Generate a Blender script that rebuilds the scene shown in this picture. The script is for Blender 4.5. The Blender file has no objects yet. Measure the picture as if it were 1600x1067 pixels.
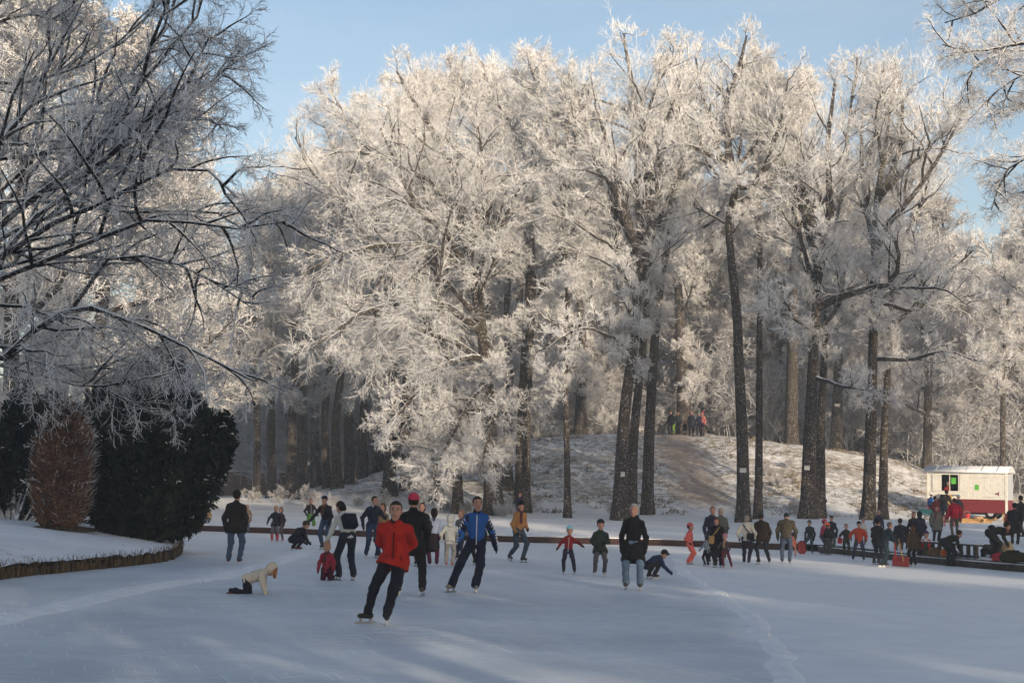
import bpy, math, random
import numpy as np
from mathutils import Vector, Matrix

C = bpy.context.scene.collection
SC = bpy.context.scene
R = math.radians

# ---------------------------------------------------------------- camera
CAM_H = 1.95
F = 50.0 / 36.0 * 1600.0
PITCH = math.atan((768 - 533.5) / F)
ROLL = R(1.4)
fwd = np.array([0, math.cos(PITCH), math.sin(PITCH)])
rt0 = np.array([1.0, 0, 0])
up0 = np.array([0, -math.sin(PITCH), math.cos(PITCH)])
rt = rt0 * math.cos(ROLL) + up0 * math.sin(ROLL)
up = up0 * math.cos(ROLL) - rt0 * math.sin(ROLL)
EYE = np.array([0, 0, CAM_H])
cam_d = bpy.data.cameras.new('camera')
cam_d.lens = 50.0
cam_d.sensor_width = 36.0
cam_d.clip_start = 0.1
cam_d.clip_end = 4000
cam = bpy.data.objects.new('camera', cam_d)
C.objects.link(cam)
cam.matrix_world = Matrix(((rt[0], up[0], -fwd[0], EYE[0]), (rt[1], up[1], -fwd[1], EYE[1]),
                           (rt[2], up[2], -fwd[2], EYE[2]), (0, 0, 0, 1)))
SC.camera = cam

# ---------------------------------------------------------------- world, sun, exposure
HAZE = 0.0016
SUN_EL, SUN_AZ = R(13.0), R(24.0)          # sun behind the viewer, a little to the right
sunv = Vector((math.sin(SUN_AZ) * math.cos(SUN_EL), -math.cos(SUN_AZ) * math.cos(SUN_EL), math.sin(SUN_EL)))
world = bpy.data.worlds.new('World')
SC.world = world
world.use_nodes = True
wn = world.node_tree
bg = wn.nodes['Background']
sky = wn.nodes.new('ShaderNodeTexSky')
sky.sky_type = 'NISHITA'
sky.sun_disc = False
sky.sun_elevation = SUN_EL
sky.sun_rotation = math.pi - SUN_AZ
sky.altitude = 0
sky.air_density = 1.0
sky.dust_density = 1.8
sky.ozone_density = 1.0
# faint high cloud, part of the sky itself
tc_ = wn.nodes.new('ShaderNodeTexCoord'); mp_ = wn.nodes.new('ShaderNodeMapping'); nz_ = wn.nodes.new('ShaderNodeTexNoise'); rp_ = wn.nodes.new('ShaderNodeValToRGB'); mx_ = wn.nodes.new('ShaderNodeMix')
mp_.inputs['Scale'].default_value = (3, 3, 16); mp_.inputs['Rotation'].default_value = (0, R(12), 0)
nz_.inputs['Scale'].default_value = 1.6; nz_.inputs['Detail'].default_value = 6; nz_.inputs['Roughness'].default_value = .55
rp_.color_ramp.elements[0].position = .42; rp_.color_ramp.elements[0].color = (.03, .03, .03, 1); rp_.color_ramp.elements[1].position = .75; rp_.color_ramp.elements[1].color = (.18, .18, .18, 1)
mx_.data_type = 'RGBA'; mx_.inputs[7].default_value = (4.2, 4.6, 5.2, 1)
wn.links.new(tc_.outputs['Generated'], mp_.inputs[0]); wn.links.new(mp_.outputs[0], nz_.inputs['Vector']); wn.links.new(nz_.outputs[0], rp_.inputs[0])
wn.links.new(rp_.outputs[0], mx_.inputs[0]); wn.links.new(sky.outputs[0], mx_.inputs[6]); wn.links.new(mx_.outputs[2], bg.inputs[0])
bg.inputs[1].default_value = 0.13
sun_d = bpy.data.lights.new('sun', 'SUN')
sun_d.energy = 4.0
sun_d.angle = R(0.5)
sun_d.color = (1.0, 0.82, 0.60)
sun = bpy.data.objects.new('sun', sun_d)
C.objects.link(sun)
sun.rotation_euler = (-sunv).to_track_quat('-Z', 'Y').to_euler()
vs = SC.view_settings
vs.view_transform = 'Standard'
vs.look = 'None'
vs.exposure = 0.60
vs.gamma = 1.0
SC.cycles.max_bounces = 6
SC.cycles.diffuse_bounces = 3
SC.cycles.glossy_bounces = 2
SC.cycles.transparent_max_bounces = 4
SC.cycles.volume_bounces = 0
SC.cycles.use_denoising = True
SC.cycles.sample_clamp_indirect = 4.0

# ---------------------------------------------------------------- pixel <-> world helpers
def ray(px, py):
    v = fwd * F + rt * (px - 800.0) + up * (533.5 - py)
    return v / np.linalg.norm(v)
def W(px, py, d):                   # point seen at photo pixel px,py at depth y = d
    v = ray(px, py)
    return EYE + v * (d / v[1])
def G(px, py, z=0.0):               # point of the level z seen at px,py
    v = ray(px, py)
    return EYE + v * ((z - CAM_H) / v[2])

# ---------------------------------------------------------------- object helpers
def mesh_np(name, V, Q, T=None, smooth=False):
    me = bpy.data.meshes.new(name)
    V = np.asarray(V, np.float32).reshape(-1, 3)
    Q = np.zeros((0, 4), np.int32) if Q is None else np.asarray(Q, np.int32).reshape(-1, 4)
    T = np.zeros((0, 3), np.int32) if T is None else np.asarray(T, np.int32).reshape(-1, 3)
    me.vertices.add(len(V))
    me.vertices.foreach_set('co', V.ravel())
    me.loops.add(len(Q) * 4 + len(T) * 3)
    me.loops.foreach_set('vertex_index', np.concatenate([Q.ravel(), T.ravel()]))
    me.polygons.add(len(Q) + len(T))
    st = np.concatenate([np.arange(len(Q)) * 4, len(Q) * 4 + np.arange(len(T)) * 3]).astype(np.int32)
    me.polygons.foreach_set('loop_start', st)
    me.update(calc_edges=True)
    me.polygons.foreach_set('use_smooth', np.full(len(me.polygons), bool(smooth)))
    return me
def link(name, me, m=None, parent=None):
    o = bpy.data.objects.new(name, me)
    C.objects.link(o)
    if m is not None:
        me.materials.append(m)
    if parent is not None:
        o.parent = parent
    return o
def tag(o, label=None, cat=None, group=None, kind=None):
    if label: o['label'] = label
    if cat: o['category'] = cat
    if group: o['group'] = group
    if kind: o['kind'] = kind
    return o
def empty(name, loc, label, cat, group=None, rz=0.0):
    o = bpy.data.objects.new(name, None)
    o.empty_display_size = 0.2
    o.location = loc
    o.rotation_euler = (0, 0, rz)
    C.objects.link(o)
    return tag(o, label, cat, group)

class MB:                            # collects quads / tris in numpy
    def __init__(s):
        s.v, s.q, s.t, s.n = [], [], [], 0
    def add(s, V, Q=None, T=None):
        V = np.asarray(V, float).reshape(-1, 3)
        if Q is not None and len(Q): s.q.append(np.asarray(Q, int).reshape(-1, 4) + s.n)
        if T is not None and len(T): s.t.append(np.asarray(T, int).reshape(-1, 3) + s.n)
        s.v.append(V); s.n += len(V)
    def box(s, c, size, M=None):
        x, y, z = np.array(size) / 2
        V = np.array([[-x,-y,-z],[x,-y,-z],[x,y,-z],[-x,y,-z],[-x,-y,z],[x,-y,z],[x,y,z],[-x,y,z]])
        if M is not None: V = V @ np.asarray(M).T
        s.add(V + np.array(c), [[0,3,2,1],[4,5,6,7],[0,1,5,4],[1,2,6,5],[2,3,7,6],[3,0,4,7]])
    def tube(s, pts, rad, sides=8, caps=True):
        pts = np.asarray(pts, float)
        rad = np.broadcast_to(np.asarray(rad, float), (len(pts),))
        V, Q = tubes(pts[None], rad[None], sides)
        s.add(V, Q)
        if caps:
            for ring, p in ((0, pts[0]), (len(pts) - 1, pts[-1])):
                idx = np.arange(sides) + ring * sides
                base = s.n
                nv = len(V)
                off = base - nv
                s.v.append(np.array([p])); s.n += 1
                j = np.roll(idx, -1)
                tri = np.stack([idx + off, j + off, np.full(sides, base)], 1) if ring else np.stack([j + off, idx + off, np.full(sides, base)], 1)
                s.t.append(tri)
    def mesh(s, name, smooth=False):
        V = np.concatenate(s.v) if s.v else np.zeros((0, 3))
        return mesh_np(name, V, np.concatenate(s.q) if s.q else None, np.concatenate(s.t) if s.t else None, smooth)
    def build(s, name, m, parent=None, smooth=False):
        return link(name, s.mesh(name, smooth), m, parent)

def norm(a):
    return a / np.maximum(np.linalg.norm(a, axis=-1, keepdims=True), 1e-9)
def tubes(pts, rad, sides):          # (N,K,3),(N,K) -> verts, quads
    N, K, _ = pts.shape
    tg = np.gradient(pts, axis=1) if K > 2 else np.repeat(pts[:, 1:] - pts[:, :1], 2, axis=1)
    tg = norm(tg)
    mean = norm(pts[:, -1] - pts[:, 0])
    ref = np.where(np.abs(mean[:, 2:3]) > 0.8, np.array([[1.0, 0.1, 0]]), np.array([[0, 0, 1.0]]))
    u = norm(np.cross(tg, ref[:, None, :]))
    v = np.cross(tg, u)
    a = np.arange(sides) * 2 * np.pi / sides
    V = pts[:, :, None] + rad[:, :, None, None] * (np.cos(a)[None, None, :, None] * u[:, :, None] + np.sin(a)[None, None, :, None] * v[:, :, None])
    i = (np.arange(N)[:, None, None] * K + np.arange(K - 1)[None, :, None]) * sides
    s0 = np.arange(sides)[None, None, :]
    s1 = (s0 + 1) % sides
    Q = np.stack([i + s0, i + s0 + sides, i + s1 + sides, i + s1], -1)
    return V.reshape(-1, 3), Q.reshape(-1, 4)

def smoothstep(a, b, x):
    t = np.clip((x - a) / (b - a), 0, 1)
    return t * t * (3 - 2 * t)

# ---------------------------------------------------------------- materials
def nodes_of(m):
    m.use_nodes = True
    return m.node_tree, m.node_tree.nodes, m.node_tree.links
class NT:
    def __init__(s, name, rough=0.85, spec=0.2):
        s.m = bpy.data.materials.new(name)
        s.m.use_nodes = True
        s.t = s.m.node_tree
        s.b = s.t.nodes['Principled BSDF']
        s.b.inputs['Roughness'].default_value = rough
        s.b.inputs['Specular IOR Level'].default_value = spec
    def n(s, typ, **kw):
        o = s.t.nodes.new(typ)
        for k, v in kw.items(): setattr(o, k, v)
        return o
    def l(s, a, b): s.t.links.new(a, b)
    def coord(s, kind='Object'): return s.n('ShaderNodeTexCoord').outputs[kind]
    def pos(s): return s.n('ShaderNodeNewGeometry').outputs['Position']
    def mapping(s, src, scale=(1,1,1), rot=(0,0,0)):
        o = s.n('ShaderNodeMapping'); s.l(src, o.inputs[0])
        o.inputs['Scale'].default_value = scale; o.inputs['Rotation'].default_value = rot
        return o.outputs[0]
    def noise(s, src, scale, detail=4, rough=0.6):
        o = s.n('ShaderNodeTexNoise'); s.l(src, o.inputs['Vector'])
        o.inputs['Scale'].default_value = scale; o.inputs['Detail'].default_value = detail; o.inputs['Roughness'].default_value = rough
        return o.outputs[0]
    def ramp(s, src, stops):
        o = s.n('ShaderNodeValToRGB'); s.l(src, o.inputs[0])
        e = o.color_ramp.elements
        e[0].position, e[0].color = stops[0][0], c4(stops[0][1])
        e[1].position, e[1].color = stops[1][0], c4(stops[1][1])
        for p, c in stops[2:]:
            x = e.new(p); x.color = c4(c)
        return o.outputs[0]
    def mix(s, f, a, b, mode='MIX'):
        o = s.n('ShaderNodeMix', data_type='RGBA', blend_type=mode)
        for sock, v in ((o.inputs[0], f), (o.inputs[6], a), (o.inputs[7], b)):
            if hasattr(v, 'is_output') or isinstance(v, bpy.types.NodeSocket): s.l(v, sock)
            elif isinstance(v, (int, float)): sock.default_value = v
            else: sock.default_value = c4(v)
        return o.outputs[2]
    def math(s, op, a, b=0.0, clamp=False):
        o = s.n('ShaderNodeMath', operation=op, use_clamp=clamp)
        for sock, v in ((o.inputs[0], a), (o.inputs[1], b)):
            if isinstance(v, (int, float)): sock.default_value = v
            else: s.l(v, sock)
        return o.outputs[0]
    def nz(s):
        g = s.n('ShaderNodeNewGeometry'); x = s.n('ShaderNodeSeparateXYZ')
        s.l(g.outputs['Normal'], x.inputs[0]); return x.outputs[2]
    def xyz(s, src):
        x = s.n('ShaderNodeSeparateXYZ'); s.l(src, x.inputs[0]); return x.outputs
    def col(s, c):
        if isinstance(c, bpy.types.NodeSocket): s.l(c, s.b.inputs['Base Color'])
        else: s.b.inputs['Base Color'].default_value = c4(c)
        return s
    def bump(s, h, strength=0.3, dist=0.02):
        o = s.n('ShaderNodeBump'); s.l(h, o.inputs['Height'])
        o.inputs['Strength'].default_value = strength; o.inputs['Distance'].default_value = dist
        s.l(o.outputs[0], s.b.inputs['Normal']); return s
def c4(c):
    if isinstance(c, (int, float)): return (c, c, c, 1)
    return tuple(c) + (1,) if len(c) == 3 else tuple(c)

def bark_mat(name, a, b, snow=0.55, moss=None):
    t = NT(name, 0.95, 0.1)
    p = t.coord()
    n1 = t.noise(t.mapping(p, (6, 6, 1.2)), 3.0, 6, 0.65)
    base = t.ramp(n1, [(0.36, a), (0.66, b)])
    if moss:
        n3 = t.noise(p, 0.5, 3)
        base = t.mix(t.ramp(n3, [(0.5, 0), (0.62, 0.7)]), base, moss)
    n2 = t.noise(p, 5.0, 3)
    f = t.math('ADD', t.nz(), t.math('MULTIPLY', t.math('SUBTRACT', n2, 0.5), 0.9))
    m = t.ramp(f, [(snow - 0.08, 0), (snow + 0.10, 1)])
    speck = t.ramp(t.noise(p, 14.0, 2), [(0.56, 0), (0.68, 0.75)])
    m2 = t.math('MAXIMUM', m, t.math('MULTIPLY', speck, 0.6))
    t.col(t.mix(m2, base, (0.80, 0.82, 0.85)))
    t.bump(n1, 1.0, 0.10)
    return t.m
M_BARK = bark_mat('bark_snowy', (0.014, 0.011, 0.010), (0.085, 0.064, 0.050), 0.66, (0.055, 0.045, 0.018))
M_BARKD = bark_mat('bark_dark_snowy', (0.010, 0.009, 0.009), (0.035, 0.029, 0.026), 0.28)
def frost_mat(name, lo, hi, dark, cut):
    t = NT(name, 0.8, 0.15)
    p = t.coord()
    n = t.noise(p, 9.0, 2)
    f = t.math('ADD', t.nz(), t.math('MULTIPLY', t.math('SUBTRACT', n, 0.5), 1.6))
    m = t.ramp(f, [(max(0, cut - 0.05), 0), (cut + 0.15, 1)])
    # Math gives -1..1; shift to 0..1
    sh = t.math('MULTIPLY_ADD', f, 0.5); sh.node.inputs[2].default_value = 0.5
    m = t.ramp(sh, [(cut - 0.06, 0), (cut + 0.06, 1)])
    white = t.ramp(t.noise(p, 0.6, 2), [(0.3, lo), (0.7, hi)])
    t.col(t.mix(m, dark, white))
    return t.m
M_FROST = frost_mat('hoar_frost', (0.72, 0.72, 0.74), (0.88, 0.88, 0.89), (0.30, 0.26, 0.23), 0.22)
M_FROSTG = frost_mat('shaded_frost', (0.50, 0.50, 0.53), (0.68, 0.68, 0.71), (0.18, 0.16, 0.155), 0.32)  # darker copy of the hoar frost, shade inside the wood painted into its colour
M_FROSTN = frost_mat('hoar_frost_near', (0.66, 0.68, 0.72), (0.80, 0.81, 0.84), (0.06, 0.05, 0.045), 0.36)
# ---------------------------------------------------------------- terrain
edge_px = [(-400, 812), (120, 823), (300, 829), (560, 838), (800, 847), (1060, 853), (1250, 860), (1330, 866), (1440, 880), (1600, 894), (1760, 905)]
edge_w = np.array([G(x, y) for x, y in edge_px])
edge_w = np.vstack([[-160, 120, 0], edge_w, [90, 30, 0]])
def edge_y(x): return np.interp(x, edge_w[:, 0], edge_w[:, 1])
_rs = np.random.RandomState(5)
_wv = [( _rs.uniform(-1, 1, 2) * f, _rs.uniform(0, 6.28), a) for f, a in ((0.25, .5), (0.25, .5), (0.6, .28), (0.6, .28), (1.3, .14), (1.3, .14), (2.6, .07), (2.6, .07), (5, .03), (5, .03)) for _ in range(2)]
def rough(x, y):
    z = 0
    for k, ph, a in _wv: z = z + a * np.sin(k[0] * x + k[1] * y + ph + 1.3 * np.sin(0.7 * k[1] * x - 0.6 * k[0] * y))
    return z
hill_px = np.array([480, 560, 640, 720, 800, 890, 980, 1070, 1130, 1250, 1340, 1400, 1450, 1500, 1550, 1620])
hill_y = np.array([765, 752, 725, 708, 700, 690, 684, 680, 684, 696, 705, 715, 734, 752, 768, 778])
hw = np.array([W(x, y, 105.0) for x, y in zip(hill_px, hill_y)])
def ground(x, y):
    x = np.asarray(x, float); y = np.asarray(y, float)
    e = y - edge_y(x)
    b = 0.27 + np.clip(e, 0, 26) * 0.027
    top = np.interp(x * 105.0 / np.maximum(y, 60), hw[:, 0], hw[:, 2], left=0.9, right=0.9)
    h = np.maximum(top - 1.0, 0) * smoothstep(78, 103, y) ** 0.9 * (1 - 0.75 * smoothstep(112, 150, y))
    return b + h + rough(x, y) * (0.015 + 0.22 * smoothstep(77, 88, y)) * smoothstep(0, 3, e)
def GB(px, py):                      # point of the far bank seen at px,py
    v = ray(px, py)
    t = np.linspace(30, 200, 3400)
    P = EYE + v * t[:, None] / v[1]
    g = ground(P[:, 0], P[:, 1])
    ok = (P[:, 2] <= g) & (P[:, 1] > edge_y(P[:, 0]) + 0.1)
    i = np.argmax(ok) if ok.any() else len(t) - 1
    p = P[i].copy(); p[2] = g[i]
    return p

xs = np.concatenate([np.arange(-150, -45, 3.0), np.arange(-45, 55, 0.45), np.arange(55, 141, 3.0)])
ss = np.concatenate([np.arange(0, 30, 0.5), np.arange(30, 75, 0.45), np.arange(75, 150, 2.5), np.arange(150, 420, 15)])
X, S = np.meshgrid(xs, ss)
Y = edge_y(X) + S
Z = ground(X, Y)
V = np.stack([X, Y, Z], -1).reshape(-1, 3)
nx = len(xs)
i = (np.arange(len(ss) - 1)[:, None] * nx + np.arange(nx - 1)[None, :]).ravel()
Qg = np.stack([i, i + 1, i + nx + 1, i + nx], 1)

# snow with grass, leaf litter and the trodden sledge run
t = NT('snow_bank', 0.8, 0.2)
p = t.pos()
sx = t.xyz(p)
n1 = t.noise(p, 2.6, 5, 0.7)
n2 = t.noise(p, 0.22, 4, 0.6)
hillf = t.ramp(t.math('DIVIDE', t.math('SUBTRACT', sx[2], 0.9), 6.0, True), [(0.02, 0), (0.14, 1)])
thr = t.math('SUBTRACT', n1, t.math('MULTIPLY', hillf, 0.20))
thr = t.math('SUBTRACT', thr, t.math('MULTIPLY', t.math('SUBTRACT', n2, 0.5), 0.45))
grass = t.ramp(thr, [(0.22, 1), (0.41, 0)])
white = t.ramp(t.noise(p, 0.5, 3), [(0.3, (0.70, 0.71, 0.74)), (0.7, (0.84, 0.85, 0.87))])
litter = t.ramp(t.noise(p, 5.0, 3), [(0.35, (0.10, 0.075, 0.04)), (0.65, (0.30, 0.23, 0.14))])
col = t.mix(t.math('MULTIPLY', grass, 0.8), white, litter)
pa, pb = GB(1055, 692), GB(1105, 790)
# distance to the run line in plan
dx, dy = pb[0] - pa[0], pb[1] - pa[1]; L = math.hypot(dx, dy)
dist = t.math('ADD', t.math('MULTIPLY', t.math('SUBTRACT', sx[0], float(pa[0])), -dy / L), t.math('MULTIPLY', t.math('SUBTRACT', sx[1], float(pa[1])), dx / L))
dist = t.math('ADD', t.math('ABSOLUTE', dist), t.math('MULTIPLY', t.math('SUBTRACT', t.noise(p, 0.8, 3), 0.5), 1.4))
run = t.math('MULTIPLY', t.ramp(t.math('DIVIDE', dist, 2.7), [(0.25, 1), (0.75, 0)]), hillf)
col = t.mix(t.math('MULTIPLY', run, 0.65), col, (0.33, 0.235, 0.175))
t.col(col)
t.bump(t.math('ADD', n1, t.noise(p, 9, 3)), 0.5, 0.08)
M_SNOWBANK = t.m
o = link('ground', mesh_np('ground', V, Qg, smooth=True), M_SNOWBANK)
tag(o, 'snowy park bank and wooded hill with patches of grass behind the ice', kind='structure')

# ice
t = NT('ice', 0.42, 0.35)
p = t.pos()
big = t.noise(t.mapping(p, (0.10, 0.22, 1)), 1.0, 5, 0.6)
mid = t.noise(t.mapping(p, (0.8, 1.6, 1)), 1.0, 5, 0.65)
base = t.ramp(big, [(0.36, (0.38, 0.44, 0.52)), (0.64, (0.59, 0.645, 0.715))])
base = t.mix(t.ramp(mid, [(0.35, 0), (0.75, 0.5)]), base, (0.70, 0.72, 0.74))
scr = None
for k, (ang, sc) in enumerate(((0.15, 1.0), (0.6, 1.2), (-0.4, 0.9), (1.25, 1.1), (-0.95, 1.0))):
    w = t.noise(t.mapping(t.mapping(p, (1, 1, 1), (0, 0, ang)), (0.35 * sc, 9.0 * sc, 1)), 2.2, 2, 0.5)
    f = t.ramp(w, [(0.62, 0), (0.67, 1)])
    scr = f if scr is None else t.math('MAXIMUM', scr, f)
scr = t.math('MULTIPLY', scr, t.ramp(t.noise(p, 0.35, 3), [(0.35, 0.25), (0.65, 1.0)]))
base = t.mix(t.math('MULTIPLY', scr, 0.85), base, (0.82, 0.85, 0.88))
grain = t.noise(p, 22.0, 3, 0.7)
base = t.mix(t.ramp(grain, [(0.35, 0.0), (0.75, 0.2)]), base, (0.42, 0.44, 0.46))
# right of the swept lane the ice carries more powder
sx = t.xyz(p)
r1 = G(1060, 885); r2 = G(1220, 1050)
sl = (r2[0] - r1[0]) / (r2[1] - r1[1])
side = t.math('SUBTRACT', t.math('SUBTRACT', sx[0], float(r1[0])), t.math('MULTIPLY', t.math('SUBTRACT', sx[1], float(r1[1])), float(sl)))
side = t.math('ADD', side, t.math('MULTIPLY', t.math('SUBTRACT', t.noise(p, 0.7, 5, .65), 0.5), 1.6))
powd = t.ramp(t.math('ADD', t.math('MULTIPLY', side, 0.45), 0.35), [(0.22, 0), (0.55, 1)])
base = t.mix(t.math('MULTIPLY', powd, t.ramp(t.noise(p, 1.3, 4), [(0.25, 0.6), (0.6, 1.0)])), base, (0.76, 0.79, 0.83))
la, lb = G(0, 966), G(450, 874); ll = math.hypot(lb[0] - la[0], lb[1] - la[1])
dl = t.math('ABSOLUTE', t.math('ADD', t.math('MULTIPLY', t.math('SUBTRACT', sx[0], float(la[0])), float(-(lb[1] - la[1]) / ll)), t.math('MULTIPLY', t.math('SUBTRACT', sx[1], float(la[1])), float((lb[0] - la[0]) / ll))))
dl = t.math('ADD', dl, t.math('MULTIPLY', t.math('SUBTRACT', t.noise(p, 1.1, 5, .7), 0.5), 1.6))
base = t.mix(t.ramp(t.math('DIVIDE', dl, 2.0), [(0.05, 0.75), (0.6, 0)]), base, (0.78, 0.80, 0.83))
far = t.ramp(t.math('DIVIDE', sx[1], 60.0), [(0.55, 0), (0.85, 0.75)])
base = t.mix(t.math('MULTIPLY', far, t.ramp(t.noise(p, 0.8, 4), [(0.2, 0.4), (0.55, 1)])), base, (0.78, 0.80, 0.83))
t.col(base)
rg = t.ramp(mid, [(0.3, 0.35), (0.7, 0.7)])
t.l(rg, t.b.inputs['Roughness'])
t.bump(t.math('ADD', grain, t.math('MULTIPLY', scr, 0.8)), 0.10, 0.008)
M_ICE = t.m
gx = np.concatenate([[-400, -60], np.arange(-30, 31, 3.0), [60, 400]]); gy = np.concatenate([[-400, -60], np.arange(-6, 62, 3.0), [90, 130, 500]])
XX, YY = np.meshgrid(gx, gy)
nx = len(gx)
i = (np.arange(len(gy) - 1)[:, None] * nx + np.arange(nx - 1)[None, :]).ravel()
o = link('ice', mesh_np('ice', np.stack([XX, YY, XX * 0], -1).reshape(-1, 3), np.stack([i, i + 1, i + nx + 1, i + nx], 1)), M_ICE)
tag(o, 'frozen pond with skate scratches and powder snow', kind='structure')

t = NT('snow_heap', 0.75, 0.2)
p = t.pos()
t.col(t.ramp(t.noise(p, 3, 4), [(0.3, (0.72, 0.74, 0.77)), (0.7, (0.88, 0.89, 0.91))]))
t.bump(t.noise(p, 14, 4), 0.6, 0.04)
M_SNOW = t.m

def catmull(pts, n):
    P = np.asarray(pts, float)
    P = np.vstack([2 * P[0] - P[1], P, 2 * P[-1] - P[-2]])
    m = len(P) - 3
    out = []
    for u in np.linspace(0, m - 1e-6, n):
        k = int(u); s = u - k
        a, b, c, d = P[k:k + 4]
        out.append(0.5 * (2 * b + (c - a) * s + (2 * a - 5 * b + 4 * c - d) * s * s + (3 * b - a - 3 * c + d) * s ** 3))
    return np.array(out)
def ridge(pix, w, h, seed, label, lumps=50):
    rr = np.random.RandomState(seed)
    c = catmull([G(*q) for q in pix], 240)
    tg = norm(np.gradient(c, axis=0)); sd = np.stack([-tg[:, 1], tg[:, 0], tg[:, 0] * 0], 1)
    sm = lambda n_, lo, hi: np.interp(np.arange(240), np.linspace(0, 239, n_), rr.uniform(lo, hi, n_))
    kern = np.hanning(15); kern /= kern.sum()
    wob = np.convolve(np.pad(sm(40, -.10, .10), 7, 'edge'), kern, 'valid')
    n = 18
    u = np.linspace(-1, 1, n)
    amp = np.convolve(np.pad(sm(50, .45, 1.2), 7, 'edge'), kern, 'valid')
    V = c[:, None] + sd[:, None] * ((u[None] * w * (0.8 + 0.3 * amp[:, None]) + wob[:, None])[..., None])
    hh = h * amp[:, None] * (1 - u[None] ** 2) ** 1.6 * (0.6 + 0.7 * rr.rand(240, n)) + 0.003
    hh[:, 0] = hh[:, -1] = -0.004
    V[..., 2] = hh
    i = (np.arange(239)[:, None] * n + np.arange(n - 1)[None]).ravel()
    m = MB(); m.add(V.reshape(-1, 3), np.stack([i, i + n, i + n + 1, i + 1], 1)[:, ::-1])
    for k in range(lumps):             # loose lumps of scraped snow
        q = c[rr.randint(240)] + np.array([rr.normal(0, w * 0.7), rr.normal(0, w * 0.7), 0.0])
        s = rr.uniform(0.015, 0.05)
        ax_ = norm(rr.normal(size=3) * [1, 1, .2]) * s * rr.uniform(.5, 1.1); m.tube([q - ax_ + [0, 0, s * .3], q - ax_ * .5 + [0, 0, s * .45], q + ax_ * .5 + [0, 0, s * .45], q + ax_ + [0, 0, s * .25]], [s * .15, s * .5, s * .42, s * .1], 5)
    return tag(m.build('snow_ridge', M_SNOW, None, True), label, kind='stuff')
ridge([(-60, 982), (40, 958), (150, 934), (250, 914), (330, 903), (400, 889), (450, 872), (475, 858)], 0.36, 0.055, 3, 'ridge of scraped snow running from the island towards the crouching child')
ridge([(1056, 872), (1066, 890), (1100, 915), (1150, 945), (1180, 975), (1205, 1005), (1225, 1040), (1235, 1080)], 0.17, 0.022, 4, 'curved ridge of scraped snow bounding the swept ice on the right', 12)

# far kerb boards
t = NT('kerb_board', 0.8, 0.2)
p = t.pos()
t.col(t.mix(t.ramp(t.noise(p, 4, 4), [(0.4, 0), (0.7, 0.7)]), t.ramp(t.noise(p, 0.6, 3), [(0.35, (0.034, 0.015, 0.014)), (0.65, (0.065, 0.029, 0.025))]), (0.06, 0.04, 0.035)))
M_KERB = t.m
t = NT('kerb_dark', 0.85, 0.2); p = t.pos()
t.col(t.ramp(t.noise(p, 5, 4), [(0.35, (0.03, 0.028, 0.028)), (0.7, (0.09, 0.075, 0.065))]))
M_DARKWOOD = t.m
def kerb(x0, x1, m, label, hgt=0.24):
    xx = np.arange(x0, x1 + 0.01, 1.5)
    c = np.stack([xx, edge_y(xx), xx * 0], 1)
    root = empty('kerb_edging', c[len(c) // 2], label, 'kerb')
    b = MB(); sn = MB()
    off = c[len(c) // 2]
    for a, d in zip(c[:-1], c[1:]):
        mid = (a + d) / 2 - off; v = d - a; ang = math.atan2(v[1], v[0]); L = np.linalg.norm(v)
        Mz = np.array(Matrix.Rotation(ang, 3, 'Z'))
        b.box(mid + [0, 0, hgt / 2], (L - 0.015, 0.07, hgt), Mz)
        sn.box(mid + [0, 0.015, hgt + 0.012], (L + 0.01, 0.10, 0.03), Mz)
    b.build('board', m, root); sn.build('snow_cap', M_SNOW, root, True)
    return root
k1 = kerb(-60.0, 11.6, M_KERB, 'long red brown timber kerb along the far edge of the ice')
k2 = kerb(11.6, 40.1, M_DARKWOOD, 'blackened timber kerb at the right edge of the ice below the bench', 0.20)

# left island
isl_px = [(-700, 1000), (-300, 955), (0, 905), (100, 894), (200, 884), (255, 877), (277, 868), (281, 860), (270, 852), (240, 846)]
isl = catmull([G(x, y) for x, y in isl_px] + [np.array([-13.5, 47, 0]), np.array([-17, 54, 0]), np.array([-26, 58, 0]), np.array([-60, 55, 0])], 160)
cen = np.array([-24.0, 36.0, 0])
rings = []
hs = [0.26, 0.33, 0.42, 0.60, 0.78, 0.92, 1.00, 1.05]
fr = [1.0, 0.97, 0.93, 0.85, 0.74, 0.58, 0.35, 0.05]
rr = np.random.RandomState(8)
for f_, h_ in zip(fr, hs):
    q = cen + (isl - cen) * f_
    q[:, 2] = h_ + 0.25 * rough(q[:, 0] * 2, q[:, 1] * 2) * (1 - f_) * 0.3 + (0.02 * rr.normal(size=len(q)) if f_ > .9 else 0)
    rings.append(q)
V = np.concatenate(rings); n = len(isl)
i = (np.arange(len(rings) - 1)[:, None] * n + np.arange(n - 1)[None]).ravel()
o = link('island_bank', mesh_np('island_bank', V, np.stack([i, i + 1, i + n + 1, i + n], 1)[:, ::-1], smooth=True), M_SNOWBANK)
tag(o, 'snow covered tip of the island on the left', kind='structure')
def island_z(x, y):
    d = (np.array([x, y, 0]) - cen)[:2]
    a = math.atan2(d[1], d[0]); ia = np.arctan2(isl[:, 1] - cen[1], isl[:, 0] - cen[0])
    k = np.argmin(np.abs(np.angle(np.exp(1j * (ia - a)))))
    f = np.linalg.norm(d) / np.linalg.norm((isl[k] - cen)[:2])
    return float(np.interp(f, fr[::-1], hs[::-1]))
def GI(px, py):
    v = ray(px, py)
    for dd in np.arange(26, 60, 0.1):
        q = EYE + v * (dd / v[1])
        if q[2] <= island_z(q[0], q[1]): break
    return q
t = NT('reed_edge', 0.9, 0.1); p = t.pos()
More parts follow.
